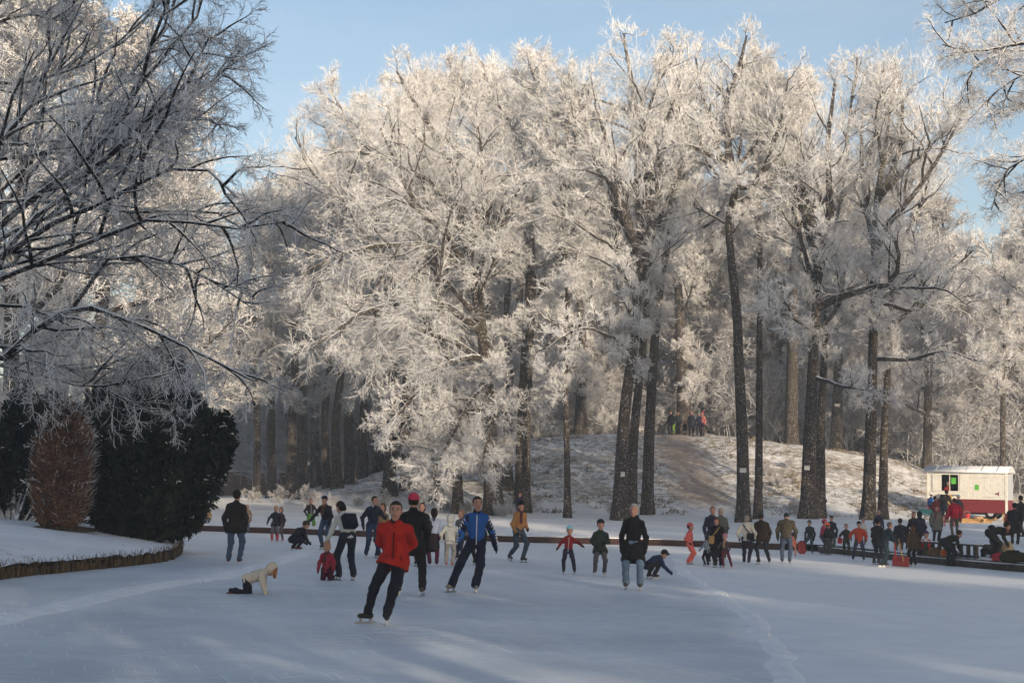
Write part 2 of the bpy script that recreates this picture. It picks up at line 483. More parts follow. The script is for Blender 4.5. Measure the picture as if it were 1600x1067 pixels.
t.col(t.ramp(t.noise(t.mapping(p, (1, 1, 0.15)), 14, 4), [(0.35, (0.035, 0.026, 0.017)), (0.65, (0.13, 0.095, 0.058))]))
M_REED = t.m
root = empty('island_edging', isl[40], 'row of weathered brown wooden stakes edging the snowy island', 'edging')
m = MB(); m2 = MB()
seg = np.linalg.norm(np.diff(isl, axis=0), axis=1); cs = np.concatenate([[0], np.cumsum(seg)])
for s in np.arange(0, cs[-1] - 18, 0.085):
    q = np.array([np.interp(s, cs, isl[:, k]) for k in range(3)])
    if q[1] > 50 or q[0] < -34: continue
    h_ = rr.uniform(0.13, 0.23); lean = rr.normal(0, 0.018, 2)
    q = q - isl[40] + [rr.normal(0, .02), rr.normal(0, .02), 0]
    m.tube([q + [0, 0, -0.03], q + [lean[0], lean[1], h_]], [0.048, 0.040], 6)
m.build('stakes', M_REED, root)
for s in np.arange(0, cs[-1] - 18, 0.03):
    q = np.array([np.interp(s, cs, isl[:, k]) for k in range(3)])
    if q[1] > 50 or q[0] < -34 or rr.rand() < .3: continue
    q = q - isl[40] + [rr.normal(0, .05), rr.normal(0, .05), 0.2]
    m2.tube([q, q + np.array([rr.normal(0, .05), rr.normal(0, .05), rr.uniform(.08, .2)])], [0.008, 0.003], 3, False)
m2.build('dry_grass', M_REED, root)

# ---------------------------------------------------------------- frosted trees
def rand_perp(T, rs):
    v = norm(np.cross(T, rs.normal(size=T.shape)))
    return v
def grow(S, D, L, n, wig, trop, rs, up=np.array([0, 0, 1.0])):
    N = len(S)
    P = np.zeros((N, n + 1, 3)); P[:, 0] = S
    d = D.copy()
    for k in range(n):
        d = norm(d + rs.normal(0, wig, (N, 3)) + up * trop)
        P[:, k + 1] = P[:, k] + d * (L / n)[:, None]
    return P
def ell_dist(S, D, env):             # distance from S along D to the outside of the union of ellipsoids
    best = np.full(len(S), 0.5)
    for c, r in env:
        s = (S - c) / r; d = D / r
        a = (d * d).sum(-1); b = (s * d).sum(-1); cc = (s * s).sum(-1) - 1
        disc = b * b - a * cc
        tt = np.where(disc > 0, (-b + np.sqrt(np.maximum(disc, 0))) / a, 0.0)
        best = np.maximum(best, tt)
    return best
def children(P, Ln, m, t0, t1, a0, a1, rs, spread_up=0.0, tpow=1.0):
    N, K, _ = P.shape
    t_ = t0 + (t1 - t0) * ((np.arange(m)[None] + rs.rand(N, m)) / m) ** tpow
    f = t_ * (K - 1); k = np.minimum(f.astype(int), K - 2); w = (f - k)[..., None]
    ii = np.arange(N)[:, None]
    S = P[ii, k] * (1 - w) + P[ii, k + 1] * w
    T = norm(P[ii, k + 1] - P[ii, k])
    S = S.reshape(-1, 3); T = T.reshape(-1, 3)
    a = rs.uniform(a0, a1, len(S))[:, None]
    D = norm(T * np.cos(a) + rand_perp(T, rs) * np.sin(a) + np.array([0, 0, spread_up]))
    return S, D, np.repeat(Ln, m), t_.ravel()
def taper(r0, K, end, p=1.0):
    s = np.linspace(0, 1, K) ** p
    return r0[:, None] * (1 + (end - 1) * s[None])

def tree_arrays(seed, trunk, r0, env, forks=(), n1=14, t1=(0.35, 1.0), ang=(0.5, 1.15), n2=10, n3=8, n4=8, n5=5, droop=0.0,
                tw=0.60, l2=0.50, l3=0.55, l4=0.52, l5=0.50, nlow=3, fw=0.05, flare=0.35, rtop=0.3, wig=0.16, cut_low=None):
    """trunk and fork polylines in metres -> bark mesh arrays, frost mesh arrays"""
    rs = np.random.RandomState(seed)
    B, Fm = MB(), MB()
    tp = catmull(trunk, 30)
    tp[1:-1, :2] += np.cumsum(rs.normal(0, 0.012 * r0 / 0.4, (28, 2)), 0) * np.sin(np.linspace(0, np.pi, 28))[:, None]
    h = tp[:, 2] - tp[0, 2]
    s = np.linspace(0, 1, 30)
    rad = r0 * (1 + (rtop - 1) * s ** 0.9) * (1 + flare * np.exp(-h / 0.6))
    Vt, Qt = tubes(tp[None], rad[None], 16)
    # bark fluting and root flare
    a_ = np.tile(np.arange(16) * 2 * np.pi / 16, 30); hh = np.repeat(h, 16)
    ctr = np.repeat(tp, 16, 0)
    k_ = 1 + (0.04 + 0.20 * np.exp(-hh / 0.5)) * np.sin(a_ * 5 + rs.rand() * 6) + 0.03 * np.sin(a_ * 3 + hh * 0.7)
    Vt = ctr + (Vt - ctr) * k_[:, None]
    Vt[:16, 2] -= 0.4
    B.add(Vt, Qt)
    # level 1
    LP, LL, LR = [], [], []
    for fk in forks:
        q = catmull(fk['p'], 9)
        q[1:] += np.cumsum(rs.normal(0, fw, (8, 3)), 0)
        LP.append(q); LL.append(np.linalg.norm(np.diff(q, axis=0), axis=1).sum()); LR.append(fk.get('r', r0 * 0.45))
    if n1:
        S, D, _, tt = children(tp[None], np.array([1.0]), n1, t1[0], t1[1], ang[0], ang[1], rs, 0.0)
        az = np.arange(n1) * 2.4 + rs.uniform(0, 6.28) + rs.normal(0, .3, n1)
        el = np.interp(tt, [t1[0], 1.0], [math.pi / 2 - ang[1], math.pi / 2 - ang[0] * 0.5]) + rs.normal(0, .12, n1)
        D = np.stack([np.cos(az) * np.cos(el), np.sin(az) * np.cos(el), np.sin(el)], 1)
        Ld = ell_dist(S, D, env) * rs.uniform(0.70, 1.0, n1)
        P = grow(S, D, Ld, 8, wig, 0.05 - droop, rs)
        for k in range(n1):
            LP.append(P[k]); LL.append(Ld[k]); LR.append(min(r0 * 0.5, 0.012 + 0.022 * Ld[k]))
    if nlow:
        S, D, _, tt = children(tp[None], np.array([1.0]), nlow, 0.12, 0.5, 0.5, 1.0, rs)
        az = np.arange(nlow) * 2.4 + rs.uniform(0, 6.28); el = rs.normal(0.08, .2, nlow)
        D = np.stack([np.cos(az) * np.cos(el), np.sin(az) * np.cos(el), np.sin(el)], 1)
        Ld = rs.uniform(2.2, 5.2, nlow)
        P = grow(S, D, Ld, 8, wig, -0.02, rs)
        for k in range(nlow): LP.append(P[k]); LL.append(Ld[k]); LR.append(0.02 + 0.009 * Ld[k])
    P1 = np.array(LP); L1 = np.array(LL); R1 = np.array(LR)
    B.add(*tubes(P1, taper(R1, 9, 0.22), 7))
    # level 2
    S, D, LL, tt = children(P1, L1, n2, 0.20, 1.0, 0.45, 1.2, rs, 0.18 - droop)
    dist = ell_dist(S, D, env)
    LN = np.minimum(LL * l2 * (1.15 - 0.55 * tt) * rs.uniform(.7, 1.3, len(S)), np.maximum(dist, 1.3) * rs.uniform(.85, 1.08, len(S)))
    LN = np.maximum(LN, 0.9 if r0 < 0.54 else 0.6)
    P2 = grow(S, D, LN, 6, wig * 1.1, 0.03 - droop, rs)
    R2 = np.minimum(np.repeat(R1, n2) * 0.6, 0.014 + 0.015 * LN)
    B.add(*tubes(P2, taper(R2, 7, 0.25), 5))
    # level 3
    S, D, LL, tt = children(P2, LN, n3, 0.10, 1.0, 0.45, 1.25, rs, 0.10 - droop * 1.5)
    LN = np.maximum(LL * l3 * (1.2 - 0.5 * tt) * rs.uniform(.6, 1.3, len(S)), 0.35)
    P3 = grow(S, D, LN, 4, wig * 1.2, 0.02 - droop * 1.6, rs)
    R3 = np.full(len(S), 0.020 * tw)
    Fm.add(*tubes(P3, taper(R3, 5, 0.45), 4))
    # level 4
    S, D, LL, tt = children(P3, LN, n4, 0.1, 1.0, 0.4, 1.1, rs, 0.08 - droop * 1.6)
    LN = np.maximum(LL * l4 * (1.2 - 0.5 * tt) * rs.uniform(.6, 1.3, len(S)), 0.18)
    P4 = grow(S, D, LN, 2, wig * 1.3, 0.02 - droop * 2, rs)
    Fm.add(*tubes(P4, taper(np.full(len(S), 0.015 * tw), 3, 0.5), 3))
    # level 5
    if n5:
        S, D, LL, tt = children(P4, LN, n5, 0.15, 1.0, 0.4, 1.0, rs, 0.12 - droop * 2)
        LN = np.clip(LL * l5 * rs.uniform(.6, 1.4, len(S)), 0.08, 0.5)
        P5 = np.stack([S, S + D * LN[:, None]], 1)
        Fm.add(*tubes(P5, np.repeat(np.array([[0.013, 0.007]]) * tw, len(S), 0), 3))
    return B, Fm

def px_line(pts, d, d1=None):
    ds = np.linspace(d, d if d1 is None else d1, len(pts))
    return np.array([W(x, y, dd) for (x, y), dd in zip(pts, ds)])
def ell(px, py, rx, rz, d, ry=None):
    k = d / F
    return (W(px, py, d), np.array([rx * k, (ry if ry else rx) * k * 0.8, rz * k]))

def put_tree(name, label, base, arrs, group=None, cat='tree', bark=None, frost=None):
    B, Fm = arrs
    root = empty(name, base, label, cat, group)
    for mb in (B, Fm):
        mb.v = [v - np.asarray(base) for v in mb.v]
    B.build('trunk', bark or M_BARK, root, True)
    Fm.build('crown', frost or M_FROST, root, True)
    return root

def front(seed, d, pix, r_px, env, label, forks=(), top=None, name='frosted_tree', base=None, **kw):
    tr = px_line(pix, d)
    tr[0, 2] = float(ground(tr[0, 0], tr[0, 1])) - 0.05
    e = [ell(*q[:4], d, *q[4:]) for q in env]
    fk = []
    rs = np.random.RandomState(seed + 77)
    for f in forks:
        dd = f[2] if len(f) > 2 else rs.uniform(-3, 3)
        fk.append({'p': px_line(f[0], d, d + dd), 'r': 1.2 * f[1] * d / F})
    a = tree_arrays(seed, tr, r_px * d / F, e, fk, **kw)
    return put_tree(name, label, tr[0].copy(), a, 'frosted trees around the pond')

# front row, drawn from the photograph's trunks
front(11, 73, [(772, 803), (766, 700), (760, 600), (752, 520), (738, 430), (722, 360)], 15,
      [(640, 400, 200, 270), (560, 520, 150, 110), (690, 620, 110, 120), (760, 330, 130, 200)],
      'broad oak with sunlit frosted boughs drooping nearly to the ground, behind the blue jacket',
      forks=[([(752, 520), (700, 480), (640, 470), (560, 490), (490, 540)], 6, -5), ([(757, 560), (720, 560), (680, 580), (630, 640), (600, 670)], 5, -4),
             ([(740, 440), (690, 390), (620, 380), (540, 390), (470, 420)], 6, -3), ([(725, 370), (690, 300), (640, 260), (560, 230), (500, 240)], 6, -2),
             ([(722, 360), (715, 290), (680, 220), (640, 150), (620, 110)], 7, 1), ([(740, 440), (770, 380), (800, 330), (830, 280)], 5, -4),
             ([(760, 600), (740, 620), (715, 660), (690, 710), (670, 750)], 4, -4), ([(762, 620), (775, 640), (765, 690), (750, 740)], 3.5, -3)],
      n1=12, t1=(0.3, 1.0), ang=(0.5, 1.5), droop=0.04, n2=11, n5=5)
front(12, 77, [(816, 795), (818, 690), (822, 560), (830, 420), (828, 330), (835, 250), (840, 190)], 13,
      [(840, 240, 120, 195), (880, 330, 120, 130)], 'tall oak with a straight very dark trunk right of the drooping oak',
      forks=[([(828, 400), (800, 390), (785, 350), (770, 290), (750, 200)], 6, 3), ([(830, 420), (870, 400), (900, 350), (940, 300)], 4, -3)], n1=14, t1=(0.3, 1), nlow=1)
front(13, 84, [(608, 790), (610, 700), (614, 560), (600, 420), (585, 330), (570, 250)], 11,
      [(540, 290, 135, 175), (470, 310, 95, 165)], 'leftmost dark trunk of the pair standing behind the man in the red jacket', n1=15, t1=(0.35, 1))
front(14, 86, [(634, 790), (634, 680), (640, 520), (650, 400), (655, 300), (650, 200)], 10,
      [(650, 190, 105, 148), (660, 300, 110, 120)], 'tall frosted tree whose crown makes the rounded summit above the red jacket', n1=15, t1=(0.4, 1))
front(15, 88, [(662, 788), (665, 650), (690, 500), (720, 380), (745, 260), (752, 180)], 9,
      [(755, 180, 110, 130), (740, 290, 110, 110)], 'frosted tree with its trunk behind the pink hat, crown filling the middle skyline', n1=15, t1=(0.45, 1))
front(16, 82, [(682, 795), (684, 690), (690, 560), (700, 450), (690, 340)], 11,
      [(600, 260, 120, 140), (690, 320, 100, 120)], 'brown trunked oak just left of the short mossy trunk near the light blue jacket', n1=12, t1=(0.4, 1))
front(17, 74, [(715, 803), (714, 740), (710, 680), (712, 600), (720, 520)], 9,
      [(715, 600, 80, 110)], 'short leaning mossy trunk behind the girl in light blue', n1=9, t1=(0.3, 1), droop=0.03)
front(18, 72, [(887, 803), (886, 720), (884, 600), (886, 460), (880, 340), (884, 250), (890, 180)], 5.5,
      [(895, 230, 75, 150), (900, 420, 90, 120)], 'slim straight tree standing alone between the drooping oak and the two thick trunks', n1=15, t1=(0.3, 1), nlow=1)
front(19, 71, [(968, 806), (972, 720), (978, 620), (990, 520), (998, 440), (1003, 370)], 12.5,
      [(960, 220, 120, 170), (900, 300, 110, 120), (990, 400, 100, 120)], 'stout double trunked oak above the woman in the long black coat',
      forks=[([(1000, 400), (975, 340), (955, 300), (940, 280), (910, 270)], 7, -2), ([(1003, 370), (1010, 310), (1012, 240), (990, 170), (975, 100), (970, 60)], 7, 2),
             ([(998, 440), (1012, 380), (1035, 320), (1060, 250), (1075, 200)], 6, 0), ([(985, 550), (950, 520), (900, 510), (850, 540)], 3, -4),
             ([(940, 290), (925, 230), (905, 170), (890, 130)], 4, 1)], n1=12, t1=(0.45, 1), nlow=0, n4=6, n2=9)
front(20, 74, [(986, 800), (989, 700), (998, 600), (1010, 480), (1020, 380), (1030, 300)], 9,
      [(1040, 230, 90, 160)], 'brown trunk pressed close behind the right side of the stout oak above the black coat', n1=12, t1=(0.5, 1), nlow=0, n4=6, n2=9)
front(21, 79, [(1011, 794), (1014, 690), (1020, 560), (1030, 460), (1050, 340), (1056, 250), (1060, 170)], 9.5,
      [(1085, 190, 95, 155), (1060, 330, 90, 110)], 'tall frosted tree beside the worn sledge run, its spiky crown the highest in the middle', n1=15, t1=(0.42, 1), nlow=0, n4=6, n2=9)
front(22, 71, [(1161, 806), (1160, 700), (1155, 590), (1150, 500), (1142, 420), (1136, 350), (1144, 310), (1148, 285), (1135, 255)], 10,
      [(1150, 200, 110, 155), (1120, 300, 80, 90)], 'crooked oak with a white plate nailed to its trunk, bent like an elbow high up',
      forks=[([(1135, 255), (1120, 230), (1108, 190), (1095, 150), (1085, 90)], 5, 2), ([(1140, 262), (1138, 200), (1145, 150), (1160, 90), (1165, 55)], 6, 0),
             ([(1146, 290), (1175, 290), (1195, 240), (1215, 180), (1225, 120)], 4.5, -2), ([(1135, 255), (1090, 230), (1060, 225)], 4, -3)], n1=9, t1=(0.55, 1), nlow=0, n4=6, n2=9)
front(23, 73, [(1184, 806), (1186, 700), (1187, 560), (1188, 420), (1186, 320), (1190, 230), (1185, 140)], 6.5,
      [(1195, 200, 70, 140)], 'slim pole straight trunk immediately right of the crooked oak', n1=14, t1=(0.4, 1), nlow=0, n4=6, n2=9)
front(24, 71, [(1262, 806), (1264, 720), (1268, 620), (1272, 520), (1276, 440), (1274, 380)], 13,
      [(1280, 260, 125, 165), (1330, 380, 120, 110)], 'massive forked oak with one long level bough reaching right and a low white plate',
      forks=[([(1274, 380), (1262, 330), (1250, 260), (1235, 190), (1230, 140)], 8, 2), ([(1276, 400), (1295, 350), (1305, 300), (1300, 210), (1310, 130)], 8, -1),
             ([(1278, 480), (1310, 465), (1350, 452), (1385, 445), (1398, 420), (1395, 380), (1375, 350)], 6, -4), ([(1274, 590), (1300, 600), (1340, 608), (1380, 610)], 3.5, -4),
             ([(1350, 452), (1420, 450), (1470, 455), (1520, 480)], 3, -5), ([(1272, 520), (1235, 500), (1200, 480)], 3, -3)], n1=10, t1=(0.5, 1), nlow=0, n4=6, n2=9)
front(25, 74, [(1281, 806), (1283, 700), (1285, 600), (1290, 500), (1300, 380), (1320, 280)], 8,
      [(1320, 220, 90, 135)], 'narrower dark trunk growing against the right side of the massive forked oak', n1=12, t1=(0.5, 1), nlow=0, n4=6, n2=9)
front(26, 72, [(1357, 806), (1360, 700), (1363, 600), (1365, 500), (1366, 400), (1370, 310), (1385, 220)], 10.5,
      [(1400, 220, 115, 155), (1430, 380, 110, 120), (1400, 540, 90, 90)], 'tall oak with a long bare trunk left of the caravan, open sunlit crown on top',
      forks=[([(1366, 400), (1390, 340), (1430, 290), (1470, 230), (1500, 170)], 5, -1), ([(1366, 380), (1350, 300), (1345, 220), (1350, 150)], 5, 2),
             ([(1370, 310), (1400, 250), (1410, 170), (1400, 90)], 5, 1), ([(1364, 560), (1420, 560), (1480, 550), (1540, 570)], 3.5, -4),
             ([(1366, 470), (1430, 490), (1470, 440), (1520, 400)], 3.5, -2)], n1=10, t1=(0.45, 1), nlow=0, n4=6, n2=9)
front(27, 76, [(1379, 804), (1381, 700), (1385, 600), (1390, 500), (1396, 400), (1410, 320)], 7.5,
      [(1460, 280, 100, 150), (1480, 420, 90, 110)], 'second thinner trunk beside the tall oak left of the caravan', n1=14, t1=(0.4, 1), droop=0.02, nlow=0, n4=6, n2=9)
front(28, 104, [(1236, 700), (1238, 600), (1240, 480), (1243, 380), (1250, 260), (1252, 180)], 11,
      [(1245, 250, 85, 140)], 'straight trunk on the hill crest behind the slim pole straight tree', n1=14, t1=(0.5, 1), nlow=0)
front(29, 106, [(1306, 702), (1307, 640), (1308, 560), (1310, 470), (1318, 360)], 10,
      [(1340, 300, 80, 150)], 'thick trunk on the hill top just right of the massive forked oak', n1=12, t1=(0.5, 1), nlow=0)
front(30, 112, [(1070, 684), (1069, 620), (1066, 540), (1060, 440), (1040, 330)], 13,
      [(1045, 330, 110, 190)], 'wide trunk on the hill top directly behind the group above the sledge run', n1=14, t1=(0.4, 1))
front(31, 112, [(907, 690), (908, 640), (912, 560), (905, 450), (900, 350)], 11,
      [(900, 330, 100, 180)], 'thick trunk on the left end of the hill behind the slim lone tree', n1=14, t1=(0.4, 1))
front(32, 86, [(792, 795), (792, 700), (795, 600), (790, 480), (800, 350), (800, 260)], 9,
      [(800, 220, 90, 150)], 'dark trunk half hidden between the drooping oak and the very dark straight trunk', n1=12, t1=(0.4, 1))
front(33, 98, [(1567, 745), (1567, 660), (1570, 560), (1576, 470), (1590, 400)], 5,
      [(1580, 500, 75, 165)], 'thin dark trunk rising behind the right end of the caravan roof', n1=14, t1=(0.3, 1), nlow=0)
front(34, 88, [(1650, 790), (1648, 650), (1645, 520), (1640, 400)], 9,
      [(1630, 460, 90, 150), (1600, 560, 70, 90)], 'frosted crown entering from the right edge above the caravan', n1=16, t1=(0.25, 1), nlow=0)
# grove on the left, in shade behind the kerb
grove = [(402, 782, 96, 6, 'thin'), (425, 778, 104, 8, 'thin'), (455, 785, 98, 9, 'mid'), (470, 783, 108, 10, 'mid'), (493, 780, 112, 8, 'mid'), (511, 783, 100, 7, 'mid'),
         (526, 788, 94, 8, 'tall'), (547, 785, 97, 9, 'tall'), (565, 783, 102, 7, 'tall')]
gl = ['thin frosted tree at the left end of the shaded grove, beside the dark yew', 'second thin tree from the left in the shaded grove', 'darkest wide trunk in the shaded grove above the crouching figure in black',
      'trunk merging with the darkest wide trunk in the shaded grove', 'pale lit strip of trunk in the middle of the shaded grove', 'narrow trunk above the man in the brown shirt in the shaded grove',
      'tapered trunk third from the right of the shaded grove', 'straight trunk second from the right of the shaded grove', 'rightmost slim trunk of the shaded grove, left of the red jacket pair']
for k, ((x, y, d, r, _), lb) in enumerate(zip(grove, gl)):
    rr = np.random.RandomState(300 + k)
    top = 250 + (x < 430) * 25 - (x > 500) * 40
    front(40 + k, d, [(x, y), (x + rr.uniform(-4, 4), 660), (x + rr.uniform(-10, 10), 540), (x + rr.uniform(-14, 14), 430), (x + rr.uniform(-20, 20), 330)], r,
          [(x + rr.uniform(-15, 15), top + 190, 82, 190)], lb, n1=16, t1=(0.30, 1), n4=6, n5=4, tw=.85, nlow=0)

# copies for the wood behind: four kinds, each its own crown
protos = []
for k in range(5):
    rs = np.random.RandomState(900 + k)
    hgt = 21.0
    tr = np.array([[0, 0, -0.2], [rs.normal(0, .15), 0, 5], [rs.normal(0, .4), rs.normal(0, .4), 10], [rs.normal(0, .7), rs.normal(0, .7), 15.5], [rs.normal(0, 1), rs.normal(0, 1), 19]])
    env = [(np.array([0, 0, 12.8]), np.array([4.6, 4.6, 8.4])), (np.array([rs.normal(0, 1.5), rs.normal(0, 1.5), 10.0]), np.array([5.2, 5.2, 5.5]))]
    B, Fm = tree_arrays(900 + k, tr, 0.36, env, n1=20, t1=(0.16, 1), n2=9, n3=8, n4=7, n5=4, tw=1.15, droop=0.01)
    protos.append((B.mesh('bark', True), Fm.mesh('twigs', True)))
    protos[-1][0].materials.append(M_BARK); protos[-1][1].materials.append(M_FROST)
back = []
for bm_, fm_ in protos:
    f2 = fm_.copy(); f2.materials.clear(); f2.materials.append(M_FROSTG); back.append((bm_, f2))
def copy_tree(kind, loc, s, rz, label, group, sz=None, name='frosted_tree', kinds=None):
    kinds = kinds or protos
    root = empty(name, loc, label, 'tree', group, rz)
    root.scale = (s, s, sz or s)
    link('trunk', kinds[kind][0], None, root); link('crown', kinds[kind][1], None, root)
    return root
rs = np.random.RandomState(21)
cnt = 0
def wood(n, x0, x1, d0, d1, h0, h1, label, group):
    for k in range(n):
        px = x0 + (x1 - x0) * (k + rs.uniform(.15, .85)) / n
        d = rs.uniform(d0, d1)
        q = W(px, 700, d); q[2] = float(ground(q[0], q[1]))
        h = rs.uniform(h0, h1)
        copy_tree(rs.randint(5), q, h / 21.0, rs.uniform(0, 6.28), label, group, kinds=back)
wood(20, 560, 1480, 116, 128, 21, 25, 'frosted tree of the wood crowding behind the hill', 'frosted trees of the wood behind the hill')
wood(16, 380, 1560, 132, 148, 20, 25, 'frosted tree deep in the wood behind the hill', 'frosted trees deep in the wood')
wood(16, 330, 700, 108, 140, 15, 20, 'pale frosted tree in the hazy shade behind the left grove', 'pale trees behind the left grove')
wood(14, 1430, 1760, 100, 145, 17, 22, 'frosted tree behind the caravan at the right', 'frosted trees behind the caravan')
wood(9, 250, 460, 150, 190, 16, 20, 'distant frosted tree seen past the dark yew', 'distant trees past the yew')
wood(14, 300, 1750, 175, 215, 18, 23, 'far frosted tree closing the view behind the wood', 'far trees closing the view')
# sunlit trees behind the near dark boughs at left
for k, (x, d, h, lb) in enumerate([(20, 66, 26, 'sunlit frosted tree behind the dark near boughs at the far left'), (140, 70, 25, 'sunlit frosted tree behind the middle of the dark near boughs'),
                                   (235, 78, 22, 'sunlit frosted tree at the right edge of the dark near boughs'), (300, 92, 19, 'small sunlit frosted tree above the dark yew'), (90, 90, 24, 'further sunlit frosted tree showing between the near boughs')]):
    q = W(x, 760, d); q[2] = 0.4
    copy_tree(k, q, h / 21.0, k * 1.3, lb, 'sunlit trees behind the near boughs')
# trees on the viewer's shore: behind and right of the camera, their long shadows fall across the ice
rs = np.random.RandomState(31)
shore = [(-9, -26), (-2, -18), (3, -11), (8.5, -9), (13, -13), (15, -8), (27, -12), (33, -18), (38, -10), (45, -16), (52, -22), (6, -20), (1, -28), (29, -24), (20, -17), (10, -21)]
for k, (x, y) in enumerate(shore):
    copy_tree(k % 5, (x + rs.uniform(-1, 1), y + rs.uniform(-1, 1), 0.3), rs.uniform(.92, 1.05), rs.uniform(0, 6), 'frosted tree on the shore behind the viewer', 'trees on the near shore', rs.uniform(1.12, 1.32) + (.2 if 4 < x < 14 else 0))
for k, (x, y) in enumerate([(24, 36), (33, 37), (30, 26)]):
    copy_tree((k + 2) % 5, (x, y, 0.3), rs.uniform(1.15, 1.3), rs.uniform(0, 6), 'frosted tree on the right bank just outside the view', 'trees on the right bank')

rs = np.random.RandomState(17)
def tufts(n, mat, label, hmin, hmax):
    m = MB(); S, D, L = [], [], []
    while len(S) < n:
        px = rs.uniform(690, 1480); dd = rs.uniform(78, 108)
        q = W(px, 700, dd); x, y = q[0], q[1]
        if y > 106 or np.interp(x * 105 / y, hw[:, 0], hw[:, 2]) < 2.0: continue
        w = np.sin(x * .9 + 1.3 * np.sin(y * .55)) + np.sin(y * .8 + x * .35 + 2) + .8 * np.sin(x * 2.3 - y * 1.9)
        tt = ((x - pa[0]) * (-dy / L0) + (y - pa[1]) * (dx / L0))
        if w < rs.uniform(-.6, 2.2) or abs(tt) < 1.6: continue
        for _ in range(9):
            S.append([x + rs.normal(0, .14), y + rs.normal(0, .14), float(ground(x, y)) - .03]); L.append(rs.uniform(hmin, hmax))
            D.append([rs.normal(0, .45), rs.normal(0, .45), 1])
    S, D, L = np.array(S), norm(np.array(D)), np.array(L)
    P = grow(S, D, L, 2, .25, -.25, rs)
    m.add(*tubes(P, np.repeat(np.array([[.022, .016, .007]]), len(S), 0), 3))
    return tag(m.build('grass', mat), label, kind='stuff')
L0 = math.hypot(dx, dy)
t = NT('dry_grass', .9, .1); p = t.pos(); t.col(t.ramp(t.noise(p, 1.6, 3), [(.35, (.085, .066, .045)), (.6, (.22, .18, .13)), (.75, (.7, .7, .72))]))
tufts(7000, t.m, 'dry brown grass and leaf litter poking through the snow on the hill', .10, .34)
# ---------------------------------------------------------------- near boughs, left and right
def near(seed, d, boughs, label, trunk, r0, ec, **kw):
    rs = np.random.RandomState(seed); px_left = trunk[0][0] < 0
    env = [(W(*ec[:2], d), np.array([ec[2] * d / F, 9.0, ec[3] * d / F]))]
    fk = []
    for b in boughs:
        dd = b[2] if len(b) > 2 else rs.uniform(-4, 4)
        fk.append({'p': px_line(b[0], d + rs.uniform(-1.5, 1.5), d + dd), 'r': b[1] * (.78 if px_left else .8) * d / F})
    a = tree_arrays(seed, trunk, r0, env, fk, n1=0, **kw)
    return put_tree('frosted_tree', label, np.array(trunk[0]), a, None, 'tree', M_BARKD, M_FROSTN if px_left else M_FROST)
d = 27.0
tb = W(-210, 880, d); tb[2] = 0.7
trunk = [tb, W(-200, 700, d), W(-180, 500, d), W(-150, 300, d), W(-110, 100, d), W(-60, -120, d)]
boughs = [
    ([(-150, 330), (-40, 250), (30, 160), (70, 60), (110, -40)], 11), ([(-120, 160), (-30, 100), (30, 30), (60, -50)], 9),
    ([(-170, 440), (-60, 330), (20, 230), (40, 160), (75, 50), (90, -60)], 9), ([(-175, 470), (-50, 400), (60, 300), (150, 215), (220, 130), (290, 40), (330, -40)], 11),
    ([(20, 335), (110, 275), (190, 190), (235, 95), (270, 20), (320, -60)], 7), ([(60, 300), (150, 260), (240, 180), (310, 110), (345, 50), (362, 38)], 6),
    ([(-160, 420), (-20, 330), (80, 220), (170, 150), (240, 60), (280, -40)], 8), ([(80, 300), (160, 260), (230, 215), (290, 180), (330, 150), (352, 125)], 5),
    ([(-180, 520), (-40, 380), (60, 330), (140, 270), (210, 205), (270, 130), (330, 80)], 7),
    ([(-190, 560), (-60, 440), (30, 370), (110, 320), (200, 300), (280, 270), (350, 268), (400, 300)], 8),
    ([(0, 400), (80, 330), (170, 290), (220, 220), (280, 200), (340, 205), (372, 220)], 6),
    ([(-190, 590), (-80, 490), (20, 430), (120, 380), (200, 345), (280, 335), (350, 340), (430, 322)], 7, -3),
    ([(-190, 620), (-60, 560), (0, 558), (50, 530), (95, 500), (150, 500), (230, 530), (330, 570), (400, 600)], 9, -3),
    ([(95, 500), (150, 460), (200, 425), (280, 430), (350, 460), (420, 490)], 5, -2),
    ([(-190, 600), (-90, 470), (0, 430), (80, 410), (180, 400), (260, 400), (330, 430), (390, 470)], 6),
    ([(-100, 470), (0, 478), (60, 490), (120, 520), (200, 560), (260, 600)], 5, 2), ([(-100, 300), (0, 260), (100, 240), (190, 230), (260, 215)], 6, 3),
    ([(-150, 380), (-20, 310), (90, 330), (190, 340), (290, 355), (370, 350), (450, 370)], 6, 3),
    ([(-190, 640), (-80, 600), (20, 590), (110, 600), (180, 610), (240, 600)], 6, 0), ([(-160, 560), (-40, 540), (60, 560), (150, 570), (220, 560), (300, 575), (335, 600)], 5, 2),
    ([(-100, 120), (0, 130), (90, 120), (160, 80), (230, 20), (270, -30)], 6, 4), ([(-110, 60), (10, 20), (110, 10), (190, -40)], 6, 2),
]
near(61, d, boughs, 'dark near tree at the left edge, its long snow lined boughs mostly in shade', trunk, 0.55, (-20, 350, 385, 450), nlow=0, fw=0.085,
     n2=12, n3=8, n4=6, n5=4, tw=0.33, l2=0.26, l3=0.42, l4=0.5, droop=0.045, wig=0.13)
d = 36.0
tb = W(1790, 850, d); tb[2] = 0.4
trunk = [tb, W(1795, 650, d), W(1790, 400, d), W(1780, 150, d), W(1760, -60, d)]
